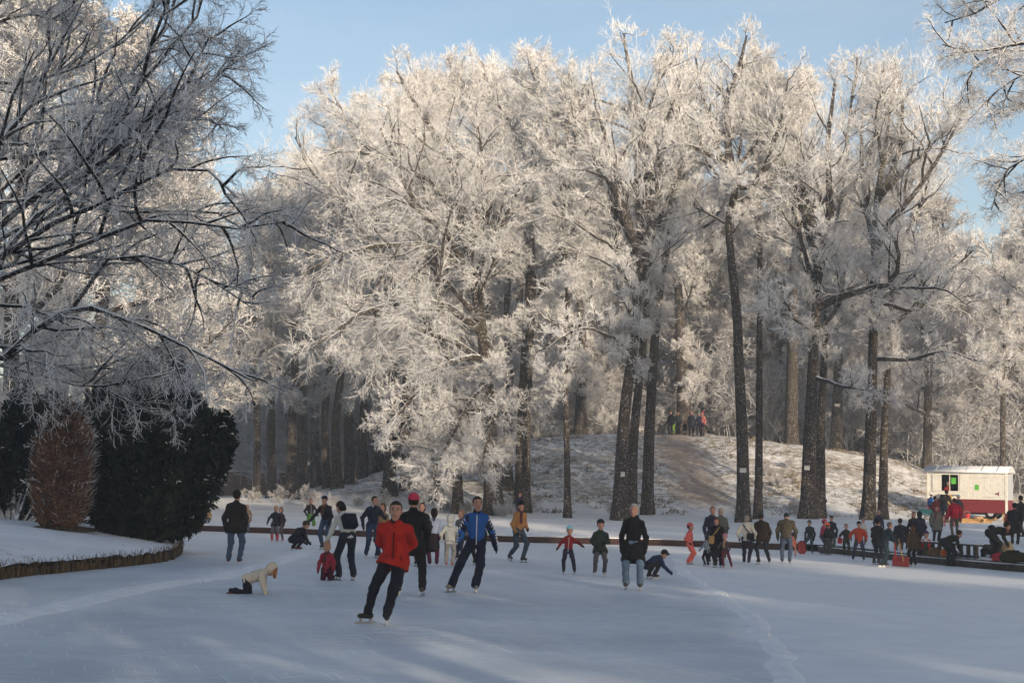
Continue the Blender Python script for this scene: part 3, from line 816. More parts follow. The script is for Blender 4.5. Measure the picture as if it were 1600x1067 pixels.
boughs = [([(1780, 150), (1700, 90), (1640, 70), (1590, 75), (1540, 85), (1490, 80)], 6, -2), ([(1785, 90), (1690, 20), (1610, -10), (1540, 20), (1500, 30)], 6, 2),
          ([(1640, 70), (1590, 75), (1560, 80), (1530, 100), (1515, 150)], 4, -1), ([(1785, 380), (1700, 280), (1640, 240), (1595, 250), (1565, 275), (1550, 330)], 5, 0),
          ([(1790, 300), (1700, 190), (1640, 150), (1600, 160), (1560, 190)], 5, 3), ([(1700, 280), (1640, 290), (1600, 300), (1570, 330)], 3, 2), ([(1770, 20), (1680, -50), (1600, -70), (1540, -40)], 5, 0),
          ([(1785, 250), (1700, 150), (1630, 110), (1580, 130), (1545, 170)], 4, 1)]
near(62, d, boughs, 'near tree at the upper right edge, a few frosted boughs reaching in against the sky', trunk, 0.5, (1760, 120, 290, 330), nlow=0,
     n2=11, n3=9, n4=7, n5=4, tw=0.36, l2=0.24, l3=0.42, l4=0.5, droop=0.03, wig=0.15)
# ---------------------------------------------------------------- shrubs and hedges
def leaf_cards(P, D, L, Wd, rs):     # small leaf blades, two quads each, folded along the midrib
    N = len(P)
    S = rand_perp(D, rs); U = np.cross(D, S)
    a, b = P, P + D * L[:, None]
    m = P + D * (L * 0.5)[:, None] + U * (Wd * 0.25)[:, None]
    V = np.stack([a, m + S * Wd[:, None] * .5, b, m - S * Wd[:, None] * .5], 1)
    return V.reshape(-1, 3), np.arange(4 * N).reshape(-1, 4)
t = NT('yew_leaf', 0.8, 0.15); p = t.coord()
t.col(t.ramp(t.noise(p, 2.2, 3), [(0.3, (0.008, 0.013, 0.010)), (0.7, (0.022, 0.030, 0.022))]))
M_YEW = t.m
t = NT('hornbeam_leaf', 0.85, 0.1); p = t.coord()
t.col(t.ramp(t.noise(p, 3.5, 3), [(0.3, (0.075, 0.040, 0.029)), (0.7, (0.21, 0.115, 0.078))]))
M_COPPER = t.m
t = NT('snow_clump', 0.8, 0.15); p = t.coord()
t.col(t.ramp(t.noise(p, 6, 3), [(0.3, (0.66, 0.68, 0.72)), (0.7, (0.84, 0.85, 0.88))]))
M_CLUMP = t.m
def yew(seed, base, lobes, label, nleaf=26000, nsnow=120, snow_dir=(0.5, -0.7, 0.5)):
    """lobes: (centre relative to base, radii)"""
    rs = np.random.RandomState(seed)
    root = empty('yew_shrub', base, label, 'shrub')
    lb, sn, st = MB(), MB(), MB()
    lobes = list(lobes); big = list(lobes)
    for _ in range(46):                  # side shoots that break the outline
        c_, r_ = big[rs.randint(len(big))]; q_ = norm(rs.normal(size=3) + [0, -.3, .25])
        lobes.append((np.array(c_) + q_ * np.array(r_) * rs.uniform(.92, 1.12), np.array([.22, .22, .30]) * rs.uniform(.6, 1.5)))
    vol = np.array([np.prod(r) ** (2 / 3) for _, r in lobes])
    for (c, r), w in zip(lobes, vol / vol.sum()):
        n = int(nleaf * w)
        d = norm(rs.normal(size=(n, 3)))
        f = 1 - np.abs(rs.normal(0, 0.15, n)) + 0.13 * np.sin(d[:, 0] * 13 + d[:, 2] * 11) * np.sin(d[:, 1] * 12 + 1) + 0.10 * np.sin(d[:, 0] * 7 + 2) * np.sin(d[:, 2] * 8 + d[:, 1] * 6)
        P = np.array(c) + d * np.array(r) * f[:, None]
        P[:, 2] = np.maximum(P[:, 2], 0.03)
        # sprays: each point a small spray of blades
        D = norm(d + rs.normal(0, .6, (n, 3)) + [0, 0, 0.15])
        lb.add(*leaf_cards(P, D, rs.uniform(.10, .26, n), rs.uniform(.05, .11, n), rs))
        # dark inner mass of twigs so the shrub is not hollow
        n2 = n // 4
        d2 = norm(rs.normal(size=(n2, 3))); P2 = np.array(c) + d2 * np.array(r) * rs.uniform(.55, .85, n2)[:, None]
        P2[:, 2] = np.maximum(P2[:, 2], 0.03)
        lb.add(*leaf_cards(P2, norm(rs.normal(size=(n2, 3))), rs.uniform(.3, .5, n2), rs.uniform(.2, .35, n2), rs))
        for _ in range(int(nsnow * w)):
            for _try in range(30):
                q = norm(rs.normal(size=3))
                if q @ np.array(snow_dir) > 0.35: break
            pos = np.array(c) + q * np.array(r) * rs.uniform(.93, 1.04)
            if pos[2] < 0.2: continue
            for _k in range(rs.randint(2, 9)):
                e = rs.uniform(.02, .055); dd = norm(np.array([rs.normal(), rs.normal(), -0.3]))
                p0 = pos + rs.normal(0, .1, 3)
                sn.tube([p0, p0 + dd * e * 1.6 + [0, 0, .02], p0 + dd * e * 3], [e * .25, e * .40, e * .15], 5)
        st.tube([[c[0] * .3, c[1] * .3, -0.1], np.array(c) * [.8, .8, .6]], [0.09, 0.04], 6)
    lb.build('foliage', M_YEW, root); st.build('stem', M_BARKD, root)
    if nsnow: tag(sn.build('snow', M_CLUMP, root, True), kind='stuff')
    return root
d = 40.0; k = d / F
b = GI(235, 838)
def rel(px, py, dd=d, base=None):
    return W(px, py, dd) - (b if base is None else base)
yew(1, b, [(rel(215, 720), (72 * k, 1.2, 118 * k)), (rel(255, 680), (62 * k, 1.1, 95 * k)), (rel(292, 730), (52 * k, 1.0, 78 * k)), (rel(328, 705), (27 * k, .6, 44 * k)), (rel(200, 780), (60 * k, 1.1, 58 * k)),
           (rel(262, 640), (46 * k, .9, 66 * k)), (rel(225, 625), (36 * k, .8, 60 * k)), (rel(306, 672), (22 * k, .6, 36 * k)), (rel(346, 690), (17 * k, .4, 26 * k)), (rel(240, 585), (24 * k, .5, 34 * k)), (rel(255, 775), (56 * k, 1.0, 56 * k)), (rel(170, 690), (45 * k, 1.0, 90 * k)), (rel(280, 800), (34 * k, .7, 34 * k))],
    'big dark yew on the tip of the island, touched with snow on its right side', 60000, 170, (0.75, -0.5, 0.35))
b2 = GI(20, 812)
yew(2, b2, [(rel(-20, 730, 42, b2), (80 * k, 1.3, 90 * k)), (rel(40, 700, 42, b2), (45 * k, 1.0, 85 * k)), (rel(100, 720, 43, b2), (50 * k, 1.0, 90 * k)), (rel(75, 760, 42, b2), (60 * k, 1, 60 * k))],
    'dark evergreen with snowy sprays behind the copper hornbeam at the left edge', 32000, 60, (0.1, -0.8, 0.5))
# copper hornbeam column
hb = GI(92, 826)
root = empty('hornbeam_column', hb, 'copper brown columnar hornbeam still holding its dry leaves, frost tipped, on the island', 'shrub')
rs = np.random.RandomState(5)
k = hb[1] / F
H = (826 - 628) * k; RW = 47 * k
def col_r(z): return RW * np.interp(z / H, [0, .06, .2, .5, .75, .92, 1], [.35, .7, .95, 1.0, .88, .55, .2])
S_, D_, L_ = [], [], []
n = 6500
z = rs.uniform(0.02, 0.95, n) * H; az = rs.uniform(0, 6.283, n); f = np.sqrt(rs.uniform(.15, 1, n))
rad = col_r(z) * f
S_ = np.stack([np.cos(az) * rad, np.sin(az) * rad, z], 1)
D_ = norm(np.stack([np.cos(az) * .55, np.sin(az) * .55, np.full(n, .75)], 1) + rs.normal(0, .42, (n, 3)))
L_ = rs.uniform(.14, .36, n)
P = grow(S_, D_, L_, 3, .22, .05, rs)
tw, lv = MB(), MB()
tw.add(*tubes(P, taper(np.full(n, .0062), 4, .5), 3))
q = np.repeat(P[:, 1:4].reshape(-1, 3), 4, 0); q = q + rs.normal(0, .05, q.shape)
rr_ = np.hypot(q[:, 0], q[:, 1]); keep = rr_ < col_r(q[:, 2]) * 0.98
q = q[keep]
lv.add(*leaf_cards(q, norm(rs.normal(size=q.shape) + [0, 0, -.4]), rs.uniform(.07, .13, len(q)), rs.uniform(.04, .075, len(q)), rs))
# long frosted outer shoots
n = 380
z = rs.uniform(0.08, 0.98, n) * H; az = rs.uniform(0, 6.283, n); rad = col_r(z) * .92
S_ = np.stack([np.cos(az) * rad, np.sin(az) * rad, z], 1)
D_ = norm(np.stack([np.cos(az) * .9, np.sin(az) * .9, np.full(n, .75)], 1) + rs.normal(0, .2, (n, 3)))
P2 = grow(S_, D_, rs.uniform(.15, .38, n), 4, .2, .10, rs)
fr_ = MB(); fr_.add(*tubes(P2, taper(np.full(n, .008), 5, .4), 3))
lv.build('dry_leaves', M_COPPER, root); tw.build('twigs', M_BARKD, root); fr_.build('frosted_shoots', M_FROSTN, root)
st = MB(); st.tube([[0, 0, -.1], [0, 0, H * .5], [0.02, 0, H * .9]], [.09, .05, .02], 8); st.build('stem', M_BARKD, root)
t = NT('bare_soil', 0.95, 0.1); p = t.coord(); t.col(t.ramp(t.noise(p, 8, 4), [(0.35, (.03, .022, .016)), (.65, (.10, .075, .055))]))
t.bump(t.noise(p, 12, 4), .8, .05)
m = MB()
n = 28; A = np.arange(n) * 2 * np.pi / n
ringv = [np.stack([np.cos(A) * r_ * (1 + .18 * np.sin(3 * A + 1) + .1 * rs.normal(size=n)), np.sin(A) * r_ * .8 * (1 + .1 * rs.normal(size=n)), np.full(n, zz)], 1) for r_, zz in ((.86, -.05), (.75, .045), (.4, .09), (.03, .11))]
i = (np.arange(3)[:, None] * n + np.arange(n)[None]).ravel(); j = (np.arange(3)[:, None] * n + (np.arange(n)[None] + 1) % n).ravel()
m.add(np.concatenate(ringv), np.stack([i, j, j + n, i + n], 1)); m.build('soil_ring', t.m, root, True)

# frosted undergrowth: shared kinds
def bush_arrays(seed, h, w, n, tw=1.0):
    rs = np.random.RandomState(seed)
    Fm = MB()
    S = rs.normal(0, w * .22, (n, 3)); S[:, 2] = -0.05
    az = rs.uniform(0, 6.283, n); lean = np.abs(rs.normal(0, .5, n))
    D = np.stack([np.cos(az) * np.sin(lean), np.sin(az) * np.sin(lean), np.cos(lean)], 1)
    L = h * rs.uniform(.6, 1.05, n)
    P = grow(S, D, L, 6, .12, .02, rs); Fm.add(*tubes(P, taper(np.full(n, .017 * tw), 7, .4), 4))
    S, D, LL, tt = children(P, L, 9, .2, 1, .4, 1.0, rs, .05); LN = LL * .38 * rs.uniform(.6, 1.3, len(S))
    P = grow(S, D, LN, 3, .16, -.02, rs); Fm.add(*tubes(P, taper(np.full(len(S), .013 * tw), 4, .5), 3))
    S, D, LL, tt = children(P, LN, 7, .1, 1, .4, 1.1, rs, 0); LN = LL * .42 * rs.uniform(.6, 1.3, len(S))
    P = grow(S, D, LN, 2, .16, -.03, rs); Fm.add(*tubes(P, taper(np.full(len(S), .011 * tw), 3, .5), 3))
    S, D, LL, tt = children(P, LN, 3, .1, 1, .4, 1.1, rs, 0); LN = LL * .5
    Fm.add(*tubes(np.stack([S, S + D * LN[:, None]], 1), np.repeat(np.array([[.010, .006]]) * tw, len(S), 0), 3))
    return Fm
bushes = [bush_arrays(70, 7.5, 5, 16, 1.9).mesh('tall_bush', True), bush_arrays(71, 6.0, 6, 18, 1.8).mesh('wide_bush', True), bush_arrays(72, 1.1, .9, 12, .8).mesh('low_bush', True), bush_arrays(73, .8, 1.1, 14, .8).mesh('low_bush', True)]
for me in bushes: me.materials.append(M_FROSTG)
def put_bush(kind, q, s, rz, label, group):
    o = link('frosted_bush', bushes[kind], None)
    o.location = q; o.scale = (s, s, s); o.rotation_euler = (0, 0, rz)
    return tag(o, label, 'bush', group)
rs = np.random.RandomState(44)
def thicket(n, x0, x1, d0, d1, s0, s1, label, group):
    for k in range(n):
        px = x0 + (x1 - x0) * (k + rs.uniform(.1, .9)) / n; dd = rs.uniform(d0, d1)
        q = W(px, 700, dd); q[2] = float(ground(q[0], q[1]))
        put_bush(k % 2, q, rs.uniform(s0, s1), rs.uniform(0, 6.28), label, group)
thicket(22, 850, 1440, 114, 130, .6, 1.1, 'frosted thicket behind the crest of the hill', 'frosted thicket along the hill crest')
thicket(20, 560, 900, 106, 130, .7, 1.1, 'frosted undergrowth behind the oaks left of the hill', 'frosted undergrowth left of the hill')
thicket(18, 340, 620, 112, 160, .7, 1.3, 'pale frosted undergrowth in the shade of the left grove', 'pale undergrowth in the left grove')
thicket(12, 1430, 1700, 100, 125, .6, 1.1, 'frosted bush behind the caravan', 'frosted bushes behind the caravan')
thicket(30, 250, 1800, 150, 210, 1.1, 1.9, 'far frosted scrub closing the view between the trunks', 'far scrub')
# low frosted shrubs at the feet of the trunks
low = [(560, 792), (588, 795), (598, 797), (700, 800), (690, 797), (728, 803), (780, 806), (800, 803), (792, 808), (960, 806), (1156, 808), (1168, 806), (1276, 808), (1254, 806), (1352, 808), (1368, 808),
       (820, 800), (650, 797), (480, 790), (520, 792), (440, 786), (395, 784), (1238, 800), (1215, 760), (1200, 745), (1232, 730)]
for k, (x, y) in enumerate(low):
    q = GB(x, y)
    put_bush(2 + k % 2, q, rs.uniform(.55, .95) * (.8 if x > 950 else 1), k, 'low frosted tuft of twigs at the foot of a trunk on the far bank', 'low frosted tufts under the trees')
# ---------------------------------------------------------------- people: implicit surfaces, one continuous mesh per garment and body
def surface_nets(fn, lo, hi, h):
    lo = np.asarray(lo, float); n = np.maximum(np.ceil((np.asarray(hi) - lo) / h).astype(int) + 1, 3)
    ax = [lo[k] + h * np.arange(n[k]) for k in range(3)]
    Xg = np.stack(np.meshgrid(*ax, indexing='ij'), -1)
    V = fn(Xg.reshape(-1, 3)).reshape(n)
    ins = V < 0
    c = [(i, j, k) for i in (0, 1) for j in (0, 1) for k in (0, 1)]
    sl = lambda A, o: A[o[0]:n[0] - 1 + o[0], o[1]:n[1] - 1 + o[1], o[2]:n[2] - 1 + o[2]]
    acc = np.zeros(tuple(n - 1) + (3,)); cnt = np.zeros(tuple(n - 1))
    for a in c:
        for ax_ in range(3):
            if a[ax_]: continue
            b = list(a); b[ax_] = 1
            va, vb = sl(V, a), sl(V, b)
            cr = (va < 0) != (vb < 0)
            tt = np.where(cr, va / np.where(cr, va - vb, 1), 0)
            pt = np.zeros(acc.shape); pt[...] = a; pt[..., ax_] = tt
            acc += pt * cr[..., None]; cnt += cr
    act = cnt > 0
    idx = -np.ones(act.shape, int); idx[act] = np.arange(act.sum())
    ijk = np.argwhere(act)
    P = lo + h * (ijk + acc[act] / cnt[act][:, None])
    Q = []
    for ax_ in range(3):
        o = [0, 0, 0]; o[ax_] = 1
        A = ins[tuple(slice(0, n[k] - (1 if k == ax_ else 0)) for k in range(3))]
        Bq = ins[tuple(slice(o[k], n[k]) for k in range(3))]
        e = np.argwhere(A != Bq)
        u, w = [k for k in range(3) if k != ax_]
        ok = (e[:, u] > 0) & (e[:, w] > 0) & (e[:, u] < n[u] - 1) & (e[:, w] < n[w] - 1)
        e = e[ok]
        def cell(du, dw):
            q = e.copy(); q[:, u] -= du; q[:, w] -= dw
            return idx[q[:, 0], q[:, 1], q[:, 2]]
        f = np.stack([cell(1, 1), cell(0, 1), cell(0, 0), cell(1, 0)], 1)
        sgn = A[tuple(e.T)]
        if ax_ == 1: sgn = ~sgn
        f[~sgn] = f[~sgn][:, ::-1]
        Q.append(f)
    return P, np.concatenate(Q)

class SDF:
    def __init__(s): s.p = []
    def cap(s, a, b, ra, rb=None, fr=None, flat=1.0):   # round cone, optionally flattened front to back in the frame fr
        s.p.append(('c', np.asarray(a, float), np.asarray(b, float), ra, ra if rb is None else rb, fr, flat)); return s
    def ell(s, c, r, fr=None):
        s.p.append(('e', np.asarray(c, float), np.asarray(r, float), fr)); return s
    def box(s, c, hs, r, fr=None):
        s.p.append(('b', np.asarray(c, float), np.asarray(hs, float), r, fr)); return s
    def bounds(s):
        lo, hi = np.full(3, 1e9), np.full(3, -1e9)
        for q in s.p:
            if q[0] == 'c':
                R_ = max(q[3], q[4]) * 1.1; pts = (q[1], q[2])
            elif q[0] == 'e': R_ = q[2].max() * 1.05; pts = (q[1],)
            else: R_ = np.linalg.norm(q[2]) + q[3]; pts = (q[1],)
            for p_ in pts: lo = np.minimum(lo, p_ - R_); hi = np.maximum(hi, p_ + R_)
        return lo, hi
    def __call__(s, X, k=0.03):
        D = None
        for q in s.p:
            if q[0] == 'c':
                _, a, b, ra, rb, fr, fl = q
                x = X
                if fr is not None and fl != 1.0:
                    x = (X - a) @ fr; x = x * [1, 1 / fl, 1]; bb = (b - a) @ fr * [1, 1 / fl, 1]; aa = np.zeros(3)
                else: aa, bb = a, b
                v = bb - aa; L = max(v @ v, 1e-9)
                t_ = np.clip((x - aa) @ v / L, 0, 1)
                d_ = np.linalg.norm(x - aa - t_[:, None] * v, axis=1) - (ra + (rb - ra) * t_)
                if fl < 1: d_ = d_ * (0.5 + 0.5 * fl)
            elif q[0] == 'e':
                x = X - q[1]
                if q[3] is not None: x = x @ q[3]
                k0 = np.linalg.norm(x / q[2], axis=1); k1 = np.linalg.norm(x / q[2] ** 2, axis=1)
                d_ = k0 * (k0 - 1) / np.maximum(k1, 1e-6)
            else:
                x = X - q[1]
                if q[4] is not None: x = x @ q[4]
                w = np.abs(x) - q[2]
                d_ = np.linalg.norm(np.maximum(w, 0), axis=1) + np.minimum(w.max(1), 0) - q[3]
            if D is None: D = d_
            else:
                hh = np.clip(0.5 + 0.5 * (D - d_) / k, 0, 1)
                D = D * (1 - hh) + d_ * hh - k * hh * (1 - hh)
        return D
def sdf_obj(name, f, vox, m, parent, cut=None, k=0.03, folds=0.0, seed=0):
    lo, hi = f.bounds()
    rs = np.random.RandomState(seed); kk = rs.normal(0, 1, (4, 3)); ph = rs.uniform(0, 6, 4)
    def fn(X):
        d_ = f(X, k)
        if folds:
            w = sum(np.sin(X @ (kk[i] / np.linalg.norm(kk[i]) * (22 + 9 * i)) + ph[i] + 2 * np.sin(X @ kk[(i + 1) % 4] * 8)) for i in range(4))
            d_ = d_ + folds * w
        if cut is not None: d_ = np.maximum(d_, cut(X))
        return d_
    P, Q = surface_nets(fn, lo - 2 * vox, hi + 2 * vox, vox)
    if len(P) == 0: return None
    return link(name, mesh_np(name, P, Q, smooth=True), m, parent)

_mc = {}
def cloth(c, rough=0.9):
    key = (tuple(round(x, 3) for x in c), rough)
    if key not in _mc:
        t = NT('cloth', rough, 0.15 if rough > .6 else .4); p = t.coord()
        n = t.noise(p, 3, 4)
        t.col(t.ramp(n, [(0.3, tuple(x * 0.86 for x in c)), (0.7, tuple(min(1, x * 1.08) for x in c))]))
        t.bump(t.noise(t.mapping(p, (1, 1, .55)), 11, 5, .65), .75, .045)
        _mc[key] = t.m
    return _mc[key]
t = NT('skin', 0.6, 0.3); p = t.coord(); t.col(t.ramp(t.noise(p, 18, 3), [(.3, (.34, .18, .13)), (.7, (.44, .24, .18))])); M_SKIN = t.m
M_EYE = NT('eye', 0.3, .5).col((.02, .016, .014)).m
M_BLADE = NT('steel', 0.3, .5).col((.35, .36, .38)).m; M_BLADE.node_tree.nodes['Principled BSDF'].inputs['Metallic'].default_value = .9
BLACK, NAVY, DENIM, DDENIM, WHITE, CREAM = (.012, .012, .014), (.016, .02, .042), (.06, .095, .155), (.025, .035, .065), (.68, .69, .70), (.60, .57, .50)
GREEN, BROWN, TAN, RED, GREY, PINK = (.025, .034, .028), (.045, .032, .024), (.30, .17, .075), (.33, .022, .020), (.14, .14, .145), (.62, .13, .16)
BLOND, DKHAIR, GREYHAIR, BRHAIR = (.38, .24, .11), (.018, .013, .010), (.42, .41, .40), (.085, .045, .025)

def ik(a, c, l1, l2, pole):
    v = c - a; dd = np.linalg.norm(v); L = min(dd, (l1 + l2) * .999)
    if dd > L: c = a + v * (L / dd); v = c - a; dd = L
    x = (l1 * l1 - l2 * l2 + dd * dd) / (2 * dd)
    h = math.sqrt(max(l1 * l1 - x * x, 0))
    n = v / dd; p = pole - n * (pole @ n); p = p / max(np.linalg.norm(p), 1e-6)
    return a + n * x + p * h, c
def Rx(a): c, s = math.cos(a), math.sin(a); return np.array([[1, 0, 0], [0, c, -s], [0, s, c]])
def Ry(a): c, s = math.cos(a), math.sin(a); return np.array([[c, 0, s], [0, 1, 0], [-s, 0, c]])
def Rz(a): c, s = math.cos(a), math.sin(a); return np.array([[c, -s, 0], [s, c, 0], [0, 0, 1]])

def person(loc, H, yaw, label, top=BLACK, legs=DENIM, top_len=.10, hat=None, hair=DKHAIR, hairstyle='short', feet=None, lean=0, side=0, twist=0,
           hands='down', head=(0, 0), shoes=BLACK, skates=True, blade=True, gloves=BLACK, kid=0.0, collar=None, bulk=1.0, pelvis=None, flare=0.0, pom=False,
           hood=False, scarf=None, vox=.026, face=False, kneel=False, sit=None, extra=None, group=None, shin=None, hat_h=0.0, zipc=None, knees=None):
    """local axes: +x the person's right, +y ahead, +z up, metres for a 1.75 m adult; scaled to H"""
    s = H / 1.75
    root = empty('person', loc, label, 'person', group, R(yaw))
    root.scale = (s, s, s)
    vx = vox
    up_ = .07 if skates else 0.0
    hd = 1.15 + .38 * kid                       # children have larger heads
    lf = 1 - .10 * kid
    if pelvis is None: pelvis = (0, 0, (.92 if not skates else .90) * lf + up_)
    P = np.array(pelvis, float)
    Rt = Rz(R(twist)) @ Ry(R(side)) @ Rx(R(-lean))
    Cc = P + Rt @ np.array([0, .0, .34]); Nk = P + Rt @ np.array([0, .0, .54])
    sw = .158 * bulk * (1 - .12 * kid)
    SL, SR = Cc + Rt @ np.array([-sw, 0, .10]), Cc + Rt @ np.array([sw, 0, .10])
    Rh = Rz(R(head[0] + twist)) @ Rx(R(head[1] - lean * .35)) @ Ry(R(side * .4))
    Hd = Nk + Rt @ np.array([0, .02, .05]) + Rh @ np.array([0, .015, .11 * hd])
    hipx = .095
    if feet is None: feet = ((-.11, .0), (.11, .0))
    leg = []
    for sgn, ft, side_k in ((-1, feet[0], 0), (1, feet[1], 1)):
        hp = P + np.array([sgn * hipx, 0, -.03])
        az = .085 + up_
        an = np.array([ft[0], ft[1], (ft[2] if len(ft) > 2 else 0) + az])
        pole = np.array([sgn * .15, 1.0, 0.1]) if knees is None else np.array(knees, float)
        kn, an = ik(hp, an, .45 * lf, .44 * lf, pole)
        leg.append((hp, kn, an))
    arm = []
    presets = {'down': (np.array([-.10, .06, -.52]), np.array([.10, .06, -.52])),
               'back': (np.array([.15, -.20, -.36]), np.array([-.15, -.20, -.34])),
               'pockets': (np.array([-.05, .10, -.42]), np.array([.05, .10, -.42])),
               'front': (np.array([.10, .26, -.28]), np.array([-.10, .26, -.26])),
               'out': (np.array([-.36, .12, -.34]), np.array([.36, .12, -.34])),
               'wide': (np.array([-.50, .10, -.12]), np.array([.50, .10, -.12])),
               'push': (np.array([.05, .42, -.38]), np.array([-.05, .42, -.36])),
               'face': (np.array([.12, .22, -.02]), np.array([-.12, .22, -.02]))}
    hp_ = presets[hands] if isinstance(hands, str) else hands
    al = 1 - .14 * kid
    for sgn, S_, hnd in ((-1, SL, hp_[0]), (1, SR, hp_[1])):
        if isinstance(hnd, str): hnd = presets[hnd][0 if sgn < 0 else 1]
        hnd = np.asarray(hnd, float)
        tgt = S_ + hnd * al if len(hnd) == 3 else np.array(hnd[:3])
        pole = np.array([sgn * .6, -.7, -.3])
        el, wr = ik(S_, tgt, .29 * al, .27 * al, pole)
        arm.append((S_, el, wr))
    # ---- body: head, neck, trunk, limbs, hands as one surface
    b = SDF()
    b.ell(Hd + Rh @ np.array([0, -.012, .03]) * hd, np.array([.075, .095, .095]) * hd, Rh)
    b.ell(Hd + Rh @ np.array([0, .025, -.035]) * hd, np.array([.060, .068, .082]) * hd, Rh)
    b.ell(Hd + Rh @ np.array([0, .045, -.085]) * hd, np.array([.034, .036, .032]) * hd, Rh)
    b.cap(Hd + Rh @ np.array([0, .085, .025]) * hd, Hd + Rh @ np.array([0, .106, -.022]) * hd, .011 * hd, .017 * hd)
    for e_ in (-1, 1): b.ell(Hd + Rh @ np.array([e_ * .076, -.01, -.005]) * hd, np.array([.012, .022, .032]) * hd, Rh)
    b.cap(Nk + Rt @ np.array([0, 0, -.04]), Hd + Rh @ np.array([0, -.015, -.05]), .056, .052)
    b.cap(P, Cc, .12, .14, Rt, .7)
    b.cap(SL, SR, .06)
    for a_, e_, w_ in arm:
        b.cap(a_, e_, .045, .038); b.cap(e_, w_, .038, .028)
        hv = norm(w_ - e_)
        b.cap(w_, w_ + hv * .07, .032, .034)
    for h_, k_, a_ in leg:
        b.cap(h_, k_, .075, .052); b.cap(k_, a_, .052, .038)
    sdf_obj('body', b, vx if face else vx * 1.0, M_SKIN, root, k=.02)
    if face:
        for e_ in (-1, 1):
            c_ = Hd + Rh @ np.array([e_ * .030, .083, .018]) * hd
            f = SDF().ell(c_, np.array([.014, .008, .008]), Rh); sdf_obj('eye', f, .006, M_EYE, root)
            c_ = Hd + Rh @ np.array([e_ * .032, .086, .040]) * hd
            f = SDF().cap(c_ - Rh @ np.array([.018, 0, 0]), c_ + Rh @ np.array([.018, 0, .002]), .006); sdf_obj('eyebrow', f, .006, cloth(hair), root)
        f = SDF().cap(Hd + Rh @ np.array([-.022, .089, -.055]) * hd, Hd + Rh @ np.array([.022, .089, -.055]) * hd, .006); sdf_obj('mouth', f, .006, cloth((.22, .07, .06)), root)
    # ---- hands: gloves with fingers and a thumb
    for sgn, (S_, e_, w_) in zip((-1, 1), arm):
        g = SDF()
        hv = norm(w_ - e_); sd = norm(np.cross(hv, np.array([0, 1.0, 0.2]))) ; nn = np.cross(sd, hv)
        g.cap(w_ - hv * .03, w_ + hv * .075, .036, .040)
        for q_ in range(4):
            o = nn * ((q_ - 1.5) * .021); L_ = (.070, .080, .076, .058)[q_]
            a0 = w_ + hv * .085 + o; a1 = a0 + hv * L_ * .5 + sd * sgn * .004; a2 = a1 + norm(hv + sd * sgn * -.7) * L_ * .5
            g.cap(a0, a1, .0115, .011); g.cap(a1, a2, .011, .009)
        t0 = w_ + hv * .03 + nn * .035
        g.cap(t0, t0 + norm(hv * .7 + nn) * .045, .014, .012); g.cap(t0 + norm(hv * .7 + nn) * .045, t0 + norm(hv * .7 + nn) * .045 + hv * .03, .012, .009)
        sdf_obj('glove', g, .010 if vx < .02 else .014, cloth(gloves), root, k=.010)
    # ---- trousers
    f = SDF(); 
    f.cap(P + Rt @ np.array([-.06, 0, 0]), P + Rt @ np.array([.06, 0, 0]), .125)
    for h_, k_, a_ in leg:
        sv = norm(a_ - k_)
        f.cap(h_, k_, .100 * (1 + .5 * (bulk - 1)), .078 + flare * .3); f.cap(k_, a_ + sv * (.015 if skates else .03), .076 + flare * .3, .062 + flare)
    sdf_obj('trousers', f, vx, cloth(legs), root, k=.035, folds=.0040, seed=int(H * 97) % 50)
    if shin:                                # gaiters or bright lower legs
        f = SDF()
        for h_, k_, a_ in leg: f.cap(k_ + (a_ - k_) * .35, a_, .078, .074)
        sdf_obj('leg_warmer', f, vx, cloth(shin), root, k=.02)
    # ---- boots
    for i_, (h_, k_, a_) in enumerate(leg):
        f = SDF()
        sv = norm(a_ - k_)
        toe = np.array([.12 * (1 if i_ else -1), 1.0, 0])
        if feet and len(feet[i_]) > 3: toe = np.array([math.sin(R(feet[i_][3])), math.cos(R(feet[i_][3])), feet[i_][4] if len(feet[i_]) > 4 else 0])
        toe = norm(toe)
        fl_ = np.array([a_[0], a_[1], a_[2] - .05])
        f.cap(a_ - sv * .10, a_, .056, .054); f.cap(fl_ - toe * .05, fl_ + toe * .13, .046, .036)
        bt_ = sdf_obj('skate_boot' if skates else 'boot', f, min(vx, .02), cloth(shoes, .6), root, k=.02)
        if skates and blade:
            bl = MB()
            ang = math.atan2(-toe[0], toe[1]); Mz = Rz(ang) @ Rx(math.asin(np.clip(toe[2], -1, 1)))
            bl.box(fl_ + toe * .04 + [0, 0, -.10], (.010, .34, .030), Mz)
            for o_ in (-.05, .11): bl.box(fl_ + toe * o_ + [0, 0, -.065], (.016, .04, .050), Mz)
            bl.build('skate_blade', M_BLADE, bt_)
    # ---- coat
    f = SDF()
    dn = Rt @ np.array([0, 0, -1.0])
    f.cap(P, Cc + Rt @ np.array([0, .0, .02]), .150 * bulk, .172 * bulk, Rt, .72)
    f.cap(SL, SR, .082 * bulk)
    for S_ in (SL, SR): f.cap(S_ + Rt @ np.array([0, 0, .01]), Nk + Rt @ np.array([0, .01, .0]), .072 * bulk, .064)
    if top_len > 0.12:
        th = norm((leg[0][1] + leg[1][1]) / 2 - P)
        f.cap(P, P + th * top_len, .155 * bulk, (.165 + .06 * top_len) * bulk, Rt, .80)
        for h_, k_, a_ in leg: f.cap(h_, h_ + norm(k_ - h_) * (top_len + .06), .125 * bulk, .128 * bulk)
    else: f.cap(P, P + dn * top_len, .150 * bulk, .158 * bulk, Rt, .74)
    th = norm((leg[0][1] + leg[1][1]) / 2 - P) if top_len > .12 else dn
    hem = P + th * top_len
    body_only = SDF(); body_only.p = list(f.p)
